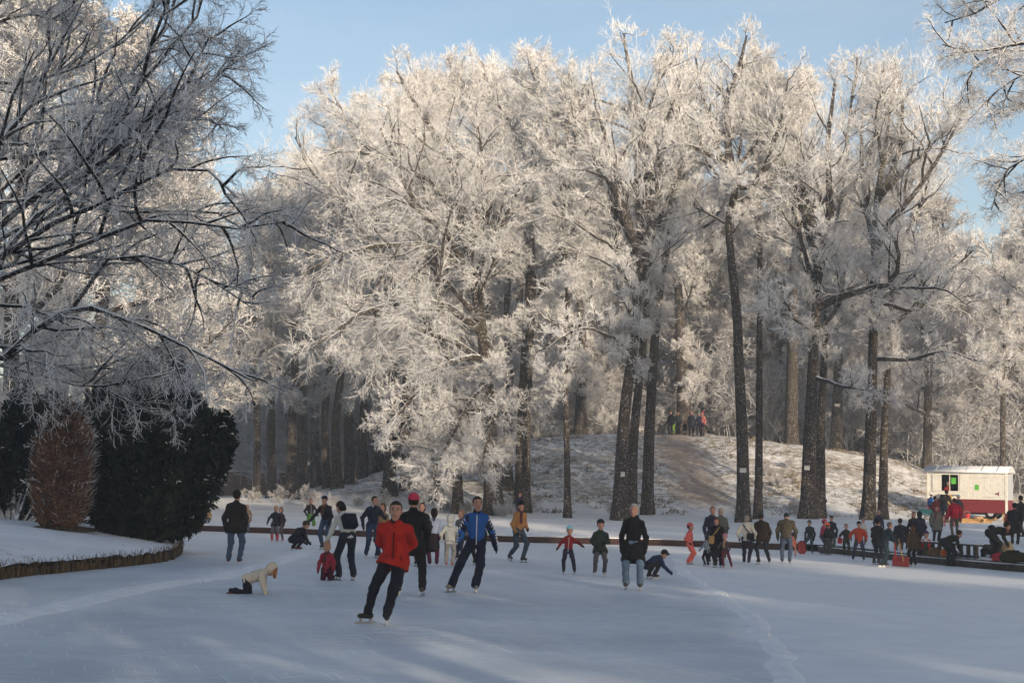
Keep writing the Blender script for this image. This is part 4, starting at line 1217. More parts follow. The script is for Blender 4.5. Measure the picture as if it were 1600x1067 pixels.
    for a_, e_, w_ in arm:
        f.cap(a_, e_, .074 * bulk, .062 * bulk); f.cap(e_, w_ - norm(w_ - e_) * .0, .062 * bulk, .048 * bulk)
    f.cap(Nk + Rt @ np.array([0, .005, -.03]), Nk + Rt @ np.array([0, .015, .035]), .072, .070)
    def cutf(X):
        # hem plane, applied only near the trunk so raised or hanging sleeves keep their length
        d1 = (X - hem) @ th
        near_ = body_only(X, .03)
        arms_ = np.full(len(X), 1e3)
        for a_, e_, w_ in arm:
            for q0, q1 in ((a_, e_), (e_, w_)):
                v = q1 - q0; t_ = np.clip((X - q0) @ v / (v @ v), 0, 1); arms_ = np.minimum(arms_, np.linalg.norm(X - q0 - t_[:, None] * v, axis=1) - .085 * bulk)
        return np.where((arms_ < 0) & (near_ > 0.0), -1, d1)
    sdf_obj('coat' if top_len > .3 else 'jacket', f, vx, cloth(top), root, cutf, k=.03, folds=.0045, seed=int(H * 131) % 60)
    if collar:
        f = SDF().cap(Nk + Rt @ np.array([0, .005, -.005]), Nk + Rt @ np.array([0, .015, .045]), .079, .076); sdf_obj('collar', f, vx, cloth(collar), root)
    if scarf:
        f = SDF().cap(Nk + Rt @ np.array([0, .01, -.0]), Nk + Rt @ np.array([0, .02, .05]), .088, .082); f.cap(Nk + Rt @ np.array([.04, .10, -.02]), Nk + Rt @ np.array([.06, .15, -.28]), .04, .045)
        sdf_obj('scarf', f, vx, cloth(scarf), root)
    if zipc:
        a_ = Nk + Rt @ np.array([0, .085, -.02]); m_ = Cc + Rt @ np.array([0, .132 * bulk, .03]); e_ = P + Rt @ np.array([0, .125 * bulk, -top_len * .6])
        z_ = MB(); z_.tube([a_, m_, (m_ + e_) / 2 + Rt @ np.array([0, .006, 0]), e_], .010, 6); z_.build('zip', cloth(zipc), root)
    # ---- hair, hat, hood
    hc = Hd + Rh @ np.array([0, -.012, .03]) * hd
    if True:
        if hat and hairstyle == 'none': hair_ = hair
        f = SDF().ell(hc + Rh @ np.array([0, -.006, .006]), np.array([.084, .101, .100]) * hd, Rh)
        if hairstyle in ('long', 'pony', 'bob'):
            f.ell(hc + Rh @ np.array([0, -.05, -.05]) * hd, np.array([.082, .065, .10]) * hd, Rh)
        if hairstyle == 'long': f.cap(hc + Rh @ np.array([0, -.06, -.06]) * hd, hc + Rh @ np.array([0, -.09, -.26]) * hd, .075, .05, Rh, .6)
        if hairstyle == 'pony': f.cap(hc + Rh @ np.array([0, -.11, .02]) * hd, hc + Rh @ np.array([0, -.15, -.20]) * hd, .035, .028)
        if hairstyle == 'hang':  f.cap(hc + Rh @ np.array([0, .04, .02]) * hd, hc + Rh @ np.array([0, .04, .0]) * hd + np.array([0, .03, -.20]), .085, .05)
        def hcut(X):
            x = (X - hc) @ Rh / hd
            side_drop = np.where(np.abs(x[:, 0]) > .062, .02, 0)
            return np.minimum(np.maximum(x[:, 1] - (.012 + side_drop), -1), np.maximum(.052 - x[:, 2], x[:, 1] - .2)) if hairstyle != 'hang' else np.full(len(X), -1.0)
        sdf_obj('hair', f, min(vx, .018), cloth(hair), root, hcut, k=.02)
    if hat:
        f = SDF().ell(hc + Rh @ np.array([0, -.004, .014 + hat_h * .5]), np.array([.093, .110, .108 + hat_h]) * hd, Rh)
        f.cap(hc + Rh @ np.array([0, 0, .030]), hc + Rh @ np.array([0, 0, .034]), .088 * hd, .088 * hd, Rh, 1.0)
        sdf_obj('hat', f, min(vx, .018), cloth(hat), root, lambda X: .012 * hd - (((X - hc) @ Rh)[:, 2] + ((X - hc) @ Rh)[:, 1] * -.12), k=.02)
        if pom:
            f = SDF().ell(hc + Rh @ np.array([0, -.01, .15 * hd + hat_h]), np.array([.04, .04, .04])); sdf_obj('pompom', f, .014, cloth(hat if pom is True else pom), root)
    if hood:
        hcol = top if hood is True else hood
        f = SDF().ell(hc + Rh @ np.array([0, -.02, -.01]), np.array([.105, .122, .135]) * hd, Rh); f.ell(Nk + Rt @ np.array([0, -.05, .02]), np.array([.11, .10, .09]))
        sdf_obj('hood', f, min(vx, .02), cloth(hcol), root, lambda X: ((X - hc) @ Rh)[:, 1] - .045 * hd, k=.03)
    info = dict(root=root, P=P, Cc=Cc, Rt=Rt, Nk=Nk, arm=arm, leg=leg, Hd=Hd, Rh=Rh, hd=hd, s=s, vx=vx)
    if extra: extra(info)
    return info
def spot(px, py, bank=False):
    return GB(px, py) if bank else G(px, py, 0.004)
def at(px, py, ytop, yaw, label, bank=False, hh=None, **kw):
    """feet at px,py, head top at photo row `top`"""
    q = spot(px, py, bank)
    H = hh or (py - ytop) * q[1] / F * 1.0
    # yaw is given relative to the line of sight
    kw.setdefault('vox', .030 if H * F / q[1] < 80 else .024)
    return person(q, H, yaw, label, **kw)
def world_pt(info, p):
    r = info['root']
    M = Matrix.Translation(r.location) @ Matrix.Rotation(r.rotation_euler[2], 4, 'Z') @ Matrix.Diagonal((*r.scale, 1))
    return M @ Vector(p)
AW, TO, RT_, LF = 0, 180, -90, 90
# ---------------------------------------------------------------- the skaters, near to far
def kid_group(): return None
def jacket_trim(I):
    Rt_, P_, Cc_ = I['Rt'], I['P'], I['Cc']
    for e_ in (-1, 1):
        m = MB(); a_ = P_ + Rt_ @ np.array([e_ * .10, .135, .10]); m.tube([a_, a_ + Rt_ @ np.array([e_ * .035, -.012, -.13])], .007, 5); m.build('pocket', cloth((.06, .008, .008)), I['root'])
    m = MB(); h_ = P_ - Rt_ @ np.array([0, 0, .12]); A_ = np.linspace(0, 2 * np.pi, 25)
    m.tube([h_ + Rt_ @ np.array([.178 * math.cos(t_), .132 * math.sin(t_), 0]) for t_ in A_], .012, 6, False); m.build('hem_band', cloth((.20, .014, .012)), I['root'])
# man in the red jacket, closest to the viewer
RG = 'skaters on the ice'
i1 = at(598, 975, 790, 180 - 3, 'man in a red zipped jacket skating towards the viewer with hands behind his back', top=(.36, .022, .016), legs=(.014, .016, .026), top_len=.13,
        pelvis=(-.14, 0, .95), feet=((-.06, .02, 0, -8), (.25, -.16, 0, 55)), lean=16, side=-2, hands='back', hair=(.03, .02, .014), head=(4, 4), face=True, vox=.016, collar=(.02, .02, .024), bulk=1.12, group=RG, zipc=(.05, .008, .008), extra=jacket_trim)
# woman with pink hat seen from behind, and her companion
at(640, 930, 779, 4, 'woman in a black coat and bright pink hat skating away, behind the man in red', top=(.012, .012, .013), legs=(.014, .014, .018), top_len=.22, hat=(.52, .04, .085), hairstyle='none',
   pelvis=(.02, 0, .95), feet=((-.20, .15, 0, -10), (.22, -.12, .02, 15)), lean=10, hands='down', shoes=(.05, .045, .04), vox=.018, group=RG)
at(657, 884, 791, 165, 'dark haired woman in black facing the viewer, half hidden behind the pink hat', top=(.014, .014, .018), legs=(.016, .016, .02), top_len=.25, hair=DKHAIR, hairstyle='bob', hands='down', vox=.022, group=RG, face=True)
# blue track jacket
def chevrons(I):
    b = MB()
    for S_, E_, w_ in I['arm']:
        for k in range(9):
            u = .08 + .9 * k / 8 * 1.0
            q = S_ + (E_ - S_) * min(u * 2, 1) if u < .5 else E_ + (w_ - E_) * (u - .5) * 2
            ax = norm(E_ - S_) if u < .5 else norm(w_ - E_)
            out = norm(np.array([np.sign(S_[0]), .35, 0])); out = norm(out - ax * (out @ ax)); sd = np.cross(ax, out)
            r_ = .074 + (.062 - .074) * u * 2 if u < .5 else .062 - .014 * (u - .5) * 2
            for z_ in (-1, 1):
                a_ = q + out * (r_ + .012) - ax * .018; c_ = q + norm(out + sd * z_ * .75) * (r_ + .011) + ax * .018
                b.tube([a_, (a_ + c_) / 2 + out * .005, c_], .009, 5)
    for S_, E_, w_ in I['arm']:
        f = SDF().cap(S_ + norm(S_ - I['Cc']) * .005, E_, .080, .068); f.cap(E_, w_, .068, .053); sdf_obj('sleeve', f, .016, cloth((.013, .017, .04)), I['root'], k=.02)
    b.build('sleeve_chevrons', cloth((.78, .78, .78)), I['root'])
    # red flash on the trouser leg
    h_, k_, a_ = I['leg'][1]
    f = SDF().cap(h_ + (k_ - h_) * .25 + [.065, .02, 0], h_ + (k_ - h_) * .75 + [.045, .03, 0], .034, .02); sdf_obj('red_stripe', f, .014, cloth((.40, .05, .03)), I['root'])
at(737, 925, 783, 180 + 2, 'man in a blue track jacket with white chevrons down dark sleeves, skating towards the viewer', top=(.018, .085, .30), legs=(.012, .016, .034), top_len=.06,
   pelvis=(-.06, 0, .955), feet=((-.07, .0, 0, -5), (.38, .0, 0, 40)), lean=6, hands=(np.array([-.20, .08, -.50]), np.array([.16, .10, -.50])), hair=(.028, .018, .012), head=(14, 0), face=True, vox=.016,
   collar=(.014, .016, .03), gloves=(.012, .02, .05), shoes=(.17, .16, .15), flare=.018, zipc=(.55, .56, .58), extra=chevrons, group=RG)
# woman in long black coat
at(989, 921, 795, 180 - 8, 'grey haired woman in a long black coat and light jeans walking towards the viewer', top=(.010, .010, .012), legs=(.10, .155, .235), top_len=.40, bulk=.97, hair=GREYHAIR, hairstyle='bob',
   feet=((-.15, .04), (.15, -.02)), hands='down', face=True, vox=.018, flare=.010, shoes=(.05, .03, .025), skates=True, lean=3, head=(-10, 0), group=RG, collar=(.012, .012, .014))
at(1017, 904, 860, -60, 'skater in dark blue crouching with one arm stretched out, behind the long black coat', hh=1.32, top=(.02, .032, .075), legs=(.02, .02, .03), pelvis=(0, -.16, .42), feet=((-.14, .02), (.14, .04)), lean=62, head=(0, -30),
   hands=(np.array([-.12, .62, .12]), np.array([.10, .30, -.40])), shoes=(.06, .03, .03), hair=DKHAIR, hat=NAVY, group=RG)
at(365, 881, 773, -4, 'man in a black jacket and blue jeans walking away on the left', top=(.014, .013, .013), legs=(.055, .085, .14), top_len=.16, hat=(.012, .012, .012), feet=((-.13, -.02), (.13, .04)), hands=(np.array([-.08, .05, -.52]), np.array([.09, -.02, -.52])),
   skates=True, blade=False, shoes=(.07, .022, .022), bulk=1.1, vox=.02, group=RG)
# crawling child
q = at(402, 927, 884, -86, 'child in a cream jacket and red boots crawling on hands and knees on the ice', hh=1.12, top=(.56, .51, .44), legs=(.016, .018, .03), pelvis=(0, -.30, .40), lean=70, bulk=1.4, feet=((-.12, -.62, .0, 180, -.3), (.14, -.70, .0, 180, -.3)),
   knees=(0, .4, -1), hands=(np.array([-.04, .10, -.58]), np.array([.04, .16, -.58])), head=(0, -22), hair=(.30, .13, .05), hairstyle='hang', hood=True, kid=.6, shoes=(.16, .025, .03), gloves=(.5, .47, .4), skates=False, vox=.018, group=RG)
# child in red sitting on the ice
at(510, 906, 857, 176, 'fair haired child in a raspberry red jacket kneeling upright on the ice', hh=1.12, top=(.26, .024, .045), legs=(.05, .012, .03), pelvis=(0, 0, .36), lean=8, feet=((-.14, -.34, .0, 180, -.3), (.14, -.34, .0, 180, -.3)),
   knees=(0, .6, -1), hands=(np.array([-.12, .12, -.50]), np.array([.12, .10, -.50])), hair=(.30, .20, .10), hairstyle='long', kid=.7, scarf=(.07, .03, .03), skates=False, gloves=(.12, .02, .04), vox=.018, face=True, group=RG)
# woman bending to the child with a backpack
def pack(col, label, sz=(.15, .09, .20), up=.20):
    def fn(I):
        f = SDF().box((0, 0, 0), np.array(sz) - .05, .05); f.box((0, -sz[1] * .8, -sz[2] * .3), np.array([sz[0] * .55, .03, sz[2] * .4]), .025)
        for e_ in (-1, 1): f.cap((e_ * .09, sz[1], sz[2] * .7), (e_ * .10, sz[1] + .10, sz[2] * .9), .018)
        c = I['P'] + I['Rt'] @ np.array([0, -.20, up + .08])
        r = empty('backpack', world_pt(I, c), label, 'backpack')
        r.rotation_euler = (Matrix.Rotation(I['root'].rotation_euler[2], 3, 'Z') @ Matrix(I['Rt'].tolist())).to_euler(); r.scale = I['root'].scale
        sdf_obj('pack', f, .02, cloth(col), r)
    return fn
at(541, 906, 795, 28, 'woman in a pale jacket stooping over the child in raspberry red, seen from behind', top=(.52, .54, .52), legs=(.016, .02, .034), top_len=.08, hair=(.014, .012, .014), hairstyle='bob', lean=26, twist=10, head=(10, -18),
   feet=((-.17, .02), (.15, -.04)), hands=(np.array([-.16, .22, -.50]), np.array([.05, .22, -.46])), hh=1.66, flare=.012, vox=.02, gloves=(.5, .5, .48), shoes=(.02, .025, .05), extra=pack((.010, .012, .022), 'black backpack on the back of the stooping woman', (.17, .10, .17), .20), group=RG)
at(461, 860, 824, -50, 'figure in black squatting on the ice near the end of the snow ridge', hh=1.5, top=(.014, .016, .022), legs=(.02, .02, .03), pelvis=(0, -.12, .40), feet=((-.16, .02), (.16, .02)), lean=46, head=(-30, -10), hands=(np.array([.0, .28, -.42]), np.array([-.02, .28, -.42])), shoes=(.12, .02, .025), hair=(.06, .04, .03), hat=(.05, .04, .04), bulk=1.1, group=RG)
at(429, 846, 793, 190, 'fair haired girl in a dark jacket with pink boots standing on the sunlit far ice', top=(.018, .020, .030), legs=(.14, .15, .16), top_len=.18, hair=BLOND, hairstyle='long', shin=(.55, .10, .14), shoes=(.5, .12, .15), kid=.5, feet=((-.14, .1), (.14, .0)), hands=(np.array([-.10, .12, -.46]), np.array([.26, .05, -.42])), group=RG)
at(437, 845, 795, 160, 'girl with brown hair right behind the fair haired girl with pink boots', top=(.03, .026, .03), legs=(.10, .07, .08), hair=BRHAIR, hairstyle='long', kid=.5, shoes=(.4, .08, .10), feet=((-.18, .0), (.16, .0)), group=RG)
at(484, 833, 782, 200, 'curly haired skater in bright green trousers by the far kerb', top=(.03, .022, .02), legs=(.10, .25, .035), hair=(.20, .09, .04), hairstyle='bob', bank=False, feet=((-.16, .0), (.12, .0)), hands=(np.array([-.2, .1, -.4]), np.array([.1, .15, -.40])), flare=.03, extra=None, zipc=(.6, .6, .6), group=RG)
at(508, 858, 793, 165, 'man in a dark open jacket and brown shirt behind the stooping woman', top=(.018, .018, .026), legs=(.055, .085, .14), hat=(.012, .012, .016), lean=18, hands=(np.array([-.10, .20, -.48]), np.array([.30, .22, -.44])), scarf=(.12, .06, .035), group=RG, hh=1.62)
at(311, 828, 796, 190, 'person in brown tan standing at the far ice right beside the dark yew', top=(.20, .13, .06), legs=(.12, .09, .06), hair=BRHAIR, kid=.2, group=RG)
at(324, 828, 794, 170, 'person in a sunlit yellow jacket and jeans near the dark yew', top=(.40, .25, .10), legs=(.09, .11, .15), hair=BLOND, hairstyle='bob', kid=.2, group=RG)
at(385, 833, 791, 185, 'woman in a beige coat far behind the walking man in black', top=(.24, .17, .11), legs=(.10, .13, .20), top_len=.3, hair=(.3, .14, .06), hairstyle='long', group=RG)
# man in navy with white collar
at(580, 871, 780, 205, 'man in a navy jacket with a pale collar and dark blue trousers, looking sideways', top=(.014, .018, .034), legs=(.022, .035, .085), top_len=.12, hair=(.028, .018, .014), collar=(.5, .5, .52), head=(20, 0), feet=((-.18, .02, 0, -30), (.16, .0, 0, 20)), lean=10,
   hands=(np.array([-.08, .30, -.20]), np.array([.16, .02, -.46])), shoes=(.03, .025, .024), vox=.02, face=True, group=RG)
at(596, 868, 791, 150, 'person in tan hidden behind the man in red beside the navy jacket', top=(.25, .15, .07), legs=(.05, .05, .06), hair=BRHAIR, hairstyle='long', group=RG, kid=.2)
# group left of the blue jacket
at(676, 884, 799, 8, 'girl in a light blue jacket and dark skirt seen from behind, dark ponytail', top=(.36, .42, .58), legs=(.07, .015, .045), top_len=.04, hair=DKHAIR, hairstyle='pony', kid=.35, shoes=(.014, .012, .016), skates=True, blade=False, feet=((-.10, .0), (.13, .03)),
   hands=(np.array([-.06, .08, -.46]), np.array([.08, .1, -.46])), gloves=(.10, .012, .05), vox=.02, group=RG,
   extra=lambda I: sdf_obj('skirt', SDF().cap(I['P'] + np.array([0, 0, .02]), I['P'] + np.array([0, 0, -.30]), .155, .20, np.eye(3), .85), .022, cloth((.016, .014, .018)), I['root']))
at(702, 885, 809, -4, 'small child in a white hooded jacket and pale trousers seen from behind, red skates', top=(.50, .50, .47), legs=(.30, .29, .29), top_len=.10, hood=True, hair=BLOND, kid=.8, shoes=(.45, .07, .05), hands=(np.array([-.16, .05, -.42]), np.array([.14, .05, -.42])), gloves=(.5, .5, .48), bulk=1.18, vox=.02, group=RG)
at(719, 874, 801, 150, 'fair faced girl in a grey coat standing behind the child in white', top=(.13, .12, .13), legs=(.05, .05, .06), top_len=.2, hair=(.25, .15, .09), hairstyle='long', kid=.4, group=RG, face=False)
at(747, 882, 806, 20, 'dark clad child mostly hidden behind the man in the blue track jacket', top=(.02, .018, .022), legs=(.016, .014, .018), hat=(.06, .02, .03), kid=.6, shoes=(.014, .014, .018), feet=((-.12, 0), (.2, .05)), group=RG)
# tan jacket skater
at(809, 878, 789, -138, 'man in a tan jacket with dark beanie and scarf gliding to the right', top=(.33, .17, .068), legs=(.045, .065, .095), top_len=.10, hat=(.014, .013, .02), hat_h=.02, scarf=(.10, .03, .035), hairstyle='none', hands=(np.array([.0, .16, -.40]), np.array([.06, .10, -.50])),
   feet=((-.12, .10), (.10, -.26, .05, 10, -.3)), lean=6, shoes=(.04, .03, .035), vox=.02, bulk=1.05, head=(-15, 0), group=RG)
at(887, 896, 826, 176, 'child in a red jacket and pale blue bobble hat skating with arms spread', top=(.22, .018, .026), legs=(.03, .03, .055), top_len=.10, hat=(.24, .50, .60), hairstyle='none', kid=.9, hands=(np.array([-.42, .15, -.26]), np.array([.32, .15, -.40])), feet=((-.26, .02), (.16, .0)), shoes=(.035, .022, .04), zipc=(.6, .6, .6), vox=.018, face=True, side=-4, group=RG, gloves=(.02, .03, .05))
at(937, 900, 817, 182, 'child in a dark green jacket and black beanie standing on white skates', top=(.022, .036, .030), legs=(.085, .075, .085), top_len=.16, hat=(.012, .012, .018), hairstyle='none', kid=.7, hands=(np.array([.02, .18, -.30]), np.array([.02, .10, -.40])), feet=((-.15, .02), (.16, .0)), shoes=(.5, .5, .52), vox=.018, face=True, bulk=1.1, group=RG)
# pink snowsuit
at(1077, 881, 821, -115, 'child in a coral pink snowsuit and hat on white skates', top=(.72, .15, .13), legs=(.80, .16, .12), top_len=.12, hat=(.55, .09, .10), hairstyle='none', kid=.8, shoes=(.55, .54, .54), flare=.03, bulk=1.15, scarf=(.5, .12, .14), hands=(np.array([.02, .12, -.38]), np.array([.04, .06, -.42])), vox=.02, gloves=(.02, .015, .02), group=RG)
def bag(col, label, off, size=(.13, .05, .11), strap=True):
    def fn(I):
        c = I['P'] + np.array(off)
        r = empty('shoulder_bag', world_pt(I, c), label, 'bag'); r.rotation_euler = (0, 0, I['root'].rotation_euler[2]); r.scale = I['root'].scale
        sdf_obj('pouch', SDF().box((0, 0, 0), np.array(size) - .03, .03), .018, cloth(col), r)
        if strap:
            s_ = MB(); sh = I['Cc'] + I['Rt'] @ np.array([-np.sign(off[0]) * .12, np.sign(off[1]) * .11, .19]) - c
            mid = I['Cc'] + I['Rt'] @ np.array([0, np.sign(off[1]) * .165, .0]) - c
            s_.tube([[0, 0, size[2] * .8], mid, sh], .016, 6); s_.build('strap', cloth(col), r)
    return fn
at(1112, 880, 796, 200, 'tall bareheaded adult in a navy jacket at the back of the family group', top=(.022, .026, .050), legs=(.016, .016, .024), hair=(.22, .12, .10), top_len=.18, group=RG, head=(-15, -12))
at(1128, 874, 798, 30, 'grey haired man in a grey green coat beside the tall navy jacket', top=(.085, .09, .085), legs=(.03, .03, .035), hair=(.30, .25, .22), top_len=.25, group=RG, lean=6)
at(1122, 886, 812, 150, 'woman in a long dark coat with a tan bag, bending to the small child', top=(.014, .012, .014), legs=(.03, .02, .026), top_len=.40, hair=(.12, .035, .025), hairstyle='bob', lean=12, group=RG, head=(0, -15), extra=bag((.42, .27, .12), 'tan shoulder bag worn by the woman in the long dark coat', (.20, .16, .02), (.10, .06, .15)))
at(1104, 884, 839, 25, 'small child in a pale grey jacket at the left of the family group', top=(.30, .34, .38), legs=(.016, .016, .022), hair=DKHAIR, hat=(.05, .06, .09), kid=.9, hands=(np.array([-.30, .1, -.40]), 'down'), group=RG)
at(1133, 887, 836, 165, 'small child with pink hat and red boots leaning at the right of the family group', top=(.075, .055, .06), legs=(.11, .03, .05), hat=(.50, .20, .24), hairstyle='none', kid=.9, feet=((-.34, .0), (.08, .0)), lean=14, scarf=(.42, .26, .16), shoes=(.30, .03, .05), hands=(np.array([-.1, .1, -.4]), np.array([.26, .14, -.36])), group=RG)
at(1166, 881, 809, -20, 'woman in a white jacket with a black bag at her hip, seen from behind', top=(.62, .57, .50), legs=(.020, .020, .036), hair=(.25, .22, .20), hairstyle='bob', feet=((-.08, .0), (.09, .03)), skates=True, blade=False, group=RG, hands=(np.array([-.12, .1, -.46]), np.array([.12, .08, -.44])), bulk=1.1,
   extra=bag((.012, .012, .016), 'black shoulder bag at the hip of the woman in white', (.19, -.17, .06), (.14, .06, .13)))
at(1191, 881, 806, 10, 'man in a dark brown jacket seen from behind, pushing off with one skate', top=(.034, .024, .020), legs=(.022, .026, .040), hat=(.05, .045, .045), hairstyle='none', feet=((-.12, .05), (.18, -.22, .03, 20, -.2)), lean=10, head=(0, -18), bulk=1.2, top_len=.14, group=RG)
at(1228, 880, 803, -14, 'stooped man in an olive jacket and blue jeans walking away', top=(.050, .044, .032), legs=(.05, .068, .115), hair=(.02, .02, .03), feet=((-.13, .0), (.13, .0)), lean=16, head=(0, -35), bulk=1.25, top_len=.12, group=RG, hands=(np.array([-.10, .12, -.50]), np.array([.12, .14, -.46])))
at(1239, 869, 834, -20, 'tiny child in a coral suit half hidden by the stooped man', top=(.55, .18, .12), legs=(.5, .2, .14), hat=(.06, .03, .03), kid=1.0, feet=((-.12, 0), (.18, 0)), group=RG)
at(1268, 865, 814, 150, 'skater in dark green leaning with legs apart beside the red sledge', top=(.028, .036, .036), legs=(.055, .07, .09), hat=(.06, .10, .11), hairstyle='none', feet=((-.05, .0), (.48, .0)), pelvis=(.06, 0, .90), lean=14, shoes=(.10, .02, .03), kid=.3, group=RG)
at(1284, 866, 814, -100, 'girl in a raspberry pink jacket and hat among the group by the kerb', top=(.42, .05, .09), legs=(.08, .07, .10), hat=(.45, .05, .08), kid=.3, lean=10, group=RG)
at(1293, 867, 820, -60, 'child in a bright orange hat and dark jacket among the group by the kerb', top=(.022, .020, .022), legs=(.10, .09, .085), hat=(.75, .14, .05), hairstyle='none', kid=.4, group=RG)
at(1299, 864, 809, 170, 'hooded adult in dark navy behind the orange hat', top=(.020, .022, .032), legs=(.10, .10, .10), hat=(.03, .035, .05), top_len=.25, group=RG)
at(1322, 869, 821, 176, 'bareheaded boy in a black sweater carrying a red bag', top=(.022, .020, .022), legs=(.028, .030, .022), hair=(.10, .05, .04), kid=.4, hands=(np.array([-.12, .1, -.44]), np.array([.22, .1, -.42])), group=RG,
   extra=bag((.45, .03, .035), 'red bag in the hand of the boy in the black sweater', (.36, .10, -.06), (.13, .07, .16), False))
at(1342, 876, 818, 170, 'man in an orange red jacket and black beanie turning on his skates', top=(.46, .065, .030), legs=(.045, .05, .08), hat=(.012, .012, .018), hairstyle='none', feet=((-.22, .0), (.26, .0)), lean=8, hands=(np.array([-.12, .12, -.44]), np.array([.26, .12, -.34])), bulk=1.2, group=RG, kid=.2)
S1 = at(1382, 885, 818, -75, 'man in dark teal pushing the wide red snow shovel', top=(.018, .030, .042), legs=(.018, .032, .044), hair=(.10, .07, .07), feet=((-.12, .10), (.12, -.22)), lean=20, hands=(np.array([.05, .36, -.34]), np.array([-.05, .34, -.38])), bulk=1.2, shoes=(.012, .012, .018), group=RG)
at(1369, 882, 815, -50, 'man in black close behind the shovel pusher', top=(.016, .017, .020), legs=(.022, .028, .038), hair=DKHAIR, hat=(.02, .02, .024), hairstyle='none', lean=8, bulk=1.2, hands='front', group=RG)
at(1407, 874, 814, 10, 'man in a black jacket and grey trousers seen from behind, right of the shovel', top=(.022, .023, .030), legs=(.085, .085, .075), hat=(.045, .035, .045), hairstyle='none', bulk=1.25, top_len=.16, skates=True, group=RG)
at(1427, 884, 825, 12, 'brown haired woman in brown seen from behind near the bench', top=(.060, .040, .028), legs=(.02, .018, .022), hair=(.11, .05, .028), hairstyle='long', bulk=1.15, top_len=.15, group=RG)
at(1428, 862, 803, 175, 'smiling woman with auburn hair in black facing the viewer above the bench end', top=(.018, .016, .018), legs=(.02, .02, .02), hair=(.10, .03, .025), hairstyle='long', bank=True, group=RG, scarf=(.06, .04, .04))
at(1437, 862, 803, 20, 'person in a navy hood standing right beside the auburn haired woman', top=(.014, .018, .036), legs=(.02, .02, .028), hood=True, bank=True, group=RG, bulk=1.2)
at(1373, 848, 800, 185, 'blond person in a navy top on the bank behind the shovel pushers', top=(.03, .03, .07), legs=(.06, .05, .06), hair=(.5, .38, .28), hairstyle='long', bank=True, collar=(.5, .5, .5), group='people on the far bank')
at(1349, 852, 812, 160, 'pale haired child in white on the bank behind the orange red jacket', top=(.55, .55, .55), legs=(.3, .3, .32), hair=(.30, .2, .15), kid=.6, bank=True, group='people on the far bank')
at(1447, 879, 829, 170, 'child in a red and white jacket sitting on the end of the bench', hh=1.25, top=(.55, .035, .04), legs=(.02, .02, .03), hair=(.06, .04, .07), hat=(.06, .04, .08), pelvis=(0, -.1, .52), feet=((-.1, .32), (.1, .32)), lean=14, kid=.7, scarf=(.7, .68, .66), group=RG)
BG_ = 'people on the far bank'
at(1484, 884, 834, -70, 'person in black bending far forward over the bench', hh=1.55, top=(.014, .016, .016), legs=(.016, .020, .030), pelvis=(0, -.25, .84), lean=72, head=(0, -10), hands=(np.array([-.02, .22, -.48]), np.array([.02, .18, -.50])), hair=(.03, .02, .02), skates=False, group=BG_)
at(1549, 886, 836, 70, 'stout person in a grey brown coat seated at the right end of the bench', hh=1.66, top=(.085, .070, .060), legs=(.014, .016, .020), pelvis=(0, -.2, .50), feet=((-.1, .22), (.12, .3)), lean=14, hat=(.014, .014, .018), hands='front', bulk=1.35, top_len=.12, skates=False, group=BG_)
at(1463, 846, 792, 178, 'person in a long grey green coat standing in front of the caravan', top=(.13, .135, .12), legs=(.014, .014, .022), top_len=.42, hair=(.06, .04, .04), bank=True, scarf=(.16, .03, .05), skates=False, group=BG_, bulk=1.15)
at(1492, 837, 780, -8, 'person in a red jacket and red rucksack seen from behind in front of the caravan', top=(.42, .022, .04), legs=(.10, .09, .085), hair=(.05, .035, .03), bank=True, skates=False, bulk=1.3, group=BG_, extra=pack((.55, .02, .045), 'red rucksack on the back of the person in red by the caravan'))
at(1474, 816, 764, -50, 'man with a dark rucksack leaning on the caravan counter', top=(.045, .040, .036), legs=(.04, .05, .075), hair=(.02, .018, .016), bank=True, lean=28, skates=False, bulk=1.2, hands='push', group=BG_, extra=pack((.05, .045, .042), 'dark rucksack on the man at the caravan counter'))
at(1455, 812, 771, -70, 'person in a bright blue jacket waiting left of the caravan counter', top=(.03, .13, .36), legs=(.02, .024, .04), hat=(.60, .60, .62), hairstyle='none', bank=True, skates=False, group=BG_)
at(1461, 818, 776, -60, 'child in dark red beside the caravan, near the blue jacket', top=(.22, .03, .03), legs=(.12, .03, .03), hair=DKHAIR, bank=True, skates=False, kid=.5, group=BG_)
at(1498, 817, 774, 150, 'person holding a pale blue helmet under the caravan counter', top=(.035, .04, .04), legs=(.05, .05, .05), hat=(.30, .52, .60), hairstyle='none', bank=True, skates=False, kid=.4, group=BG_)
at(1586, 850, 788, -25, 'adult in a long black coat at the right edge beside the red gas bottle', top=(.014, .015, .022), legs=(.016, .018, .026), top_len=.42, hat=(.014, .014, .016), hairstyle='none', bank=True, skates=False, bulk=1.3, hands='front', group=BG_)
at(1596, 838, 776, 20, 'person in black partly cut off by the right edge', top=(.016, .016, .02), legs=(.018, .018, .022), hair=DKHAIR, bank=True, skates=False, group=BG_)
at(812, 812, 771, 170, 'child in navy standing at the foot of the very dark oak trunk', top=(.022, .026, .06), legs=(.02, .02, .03), hair=(.32, .18, .12), bank=True, skates=False, group=BG_, kid=.2)
at(1284, 809, 768, 150, 'person in dark purple standing against the right side of the massive forked oak', top=(.032, .024, .040), legs=(.016, .016, .022), hair=(.12, .06, .05), bank=True, skates=False, group=BG_, hands='pockets', top_len=.2)
HG = 'people at the top of the sledge run'
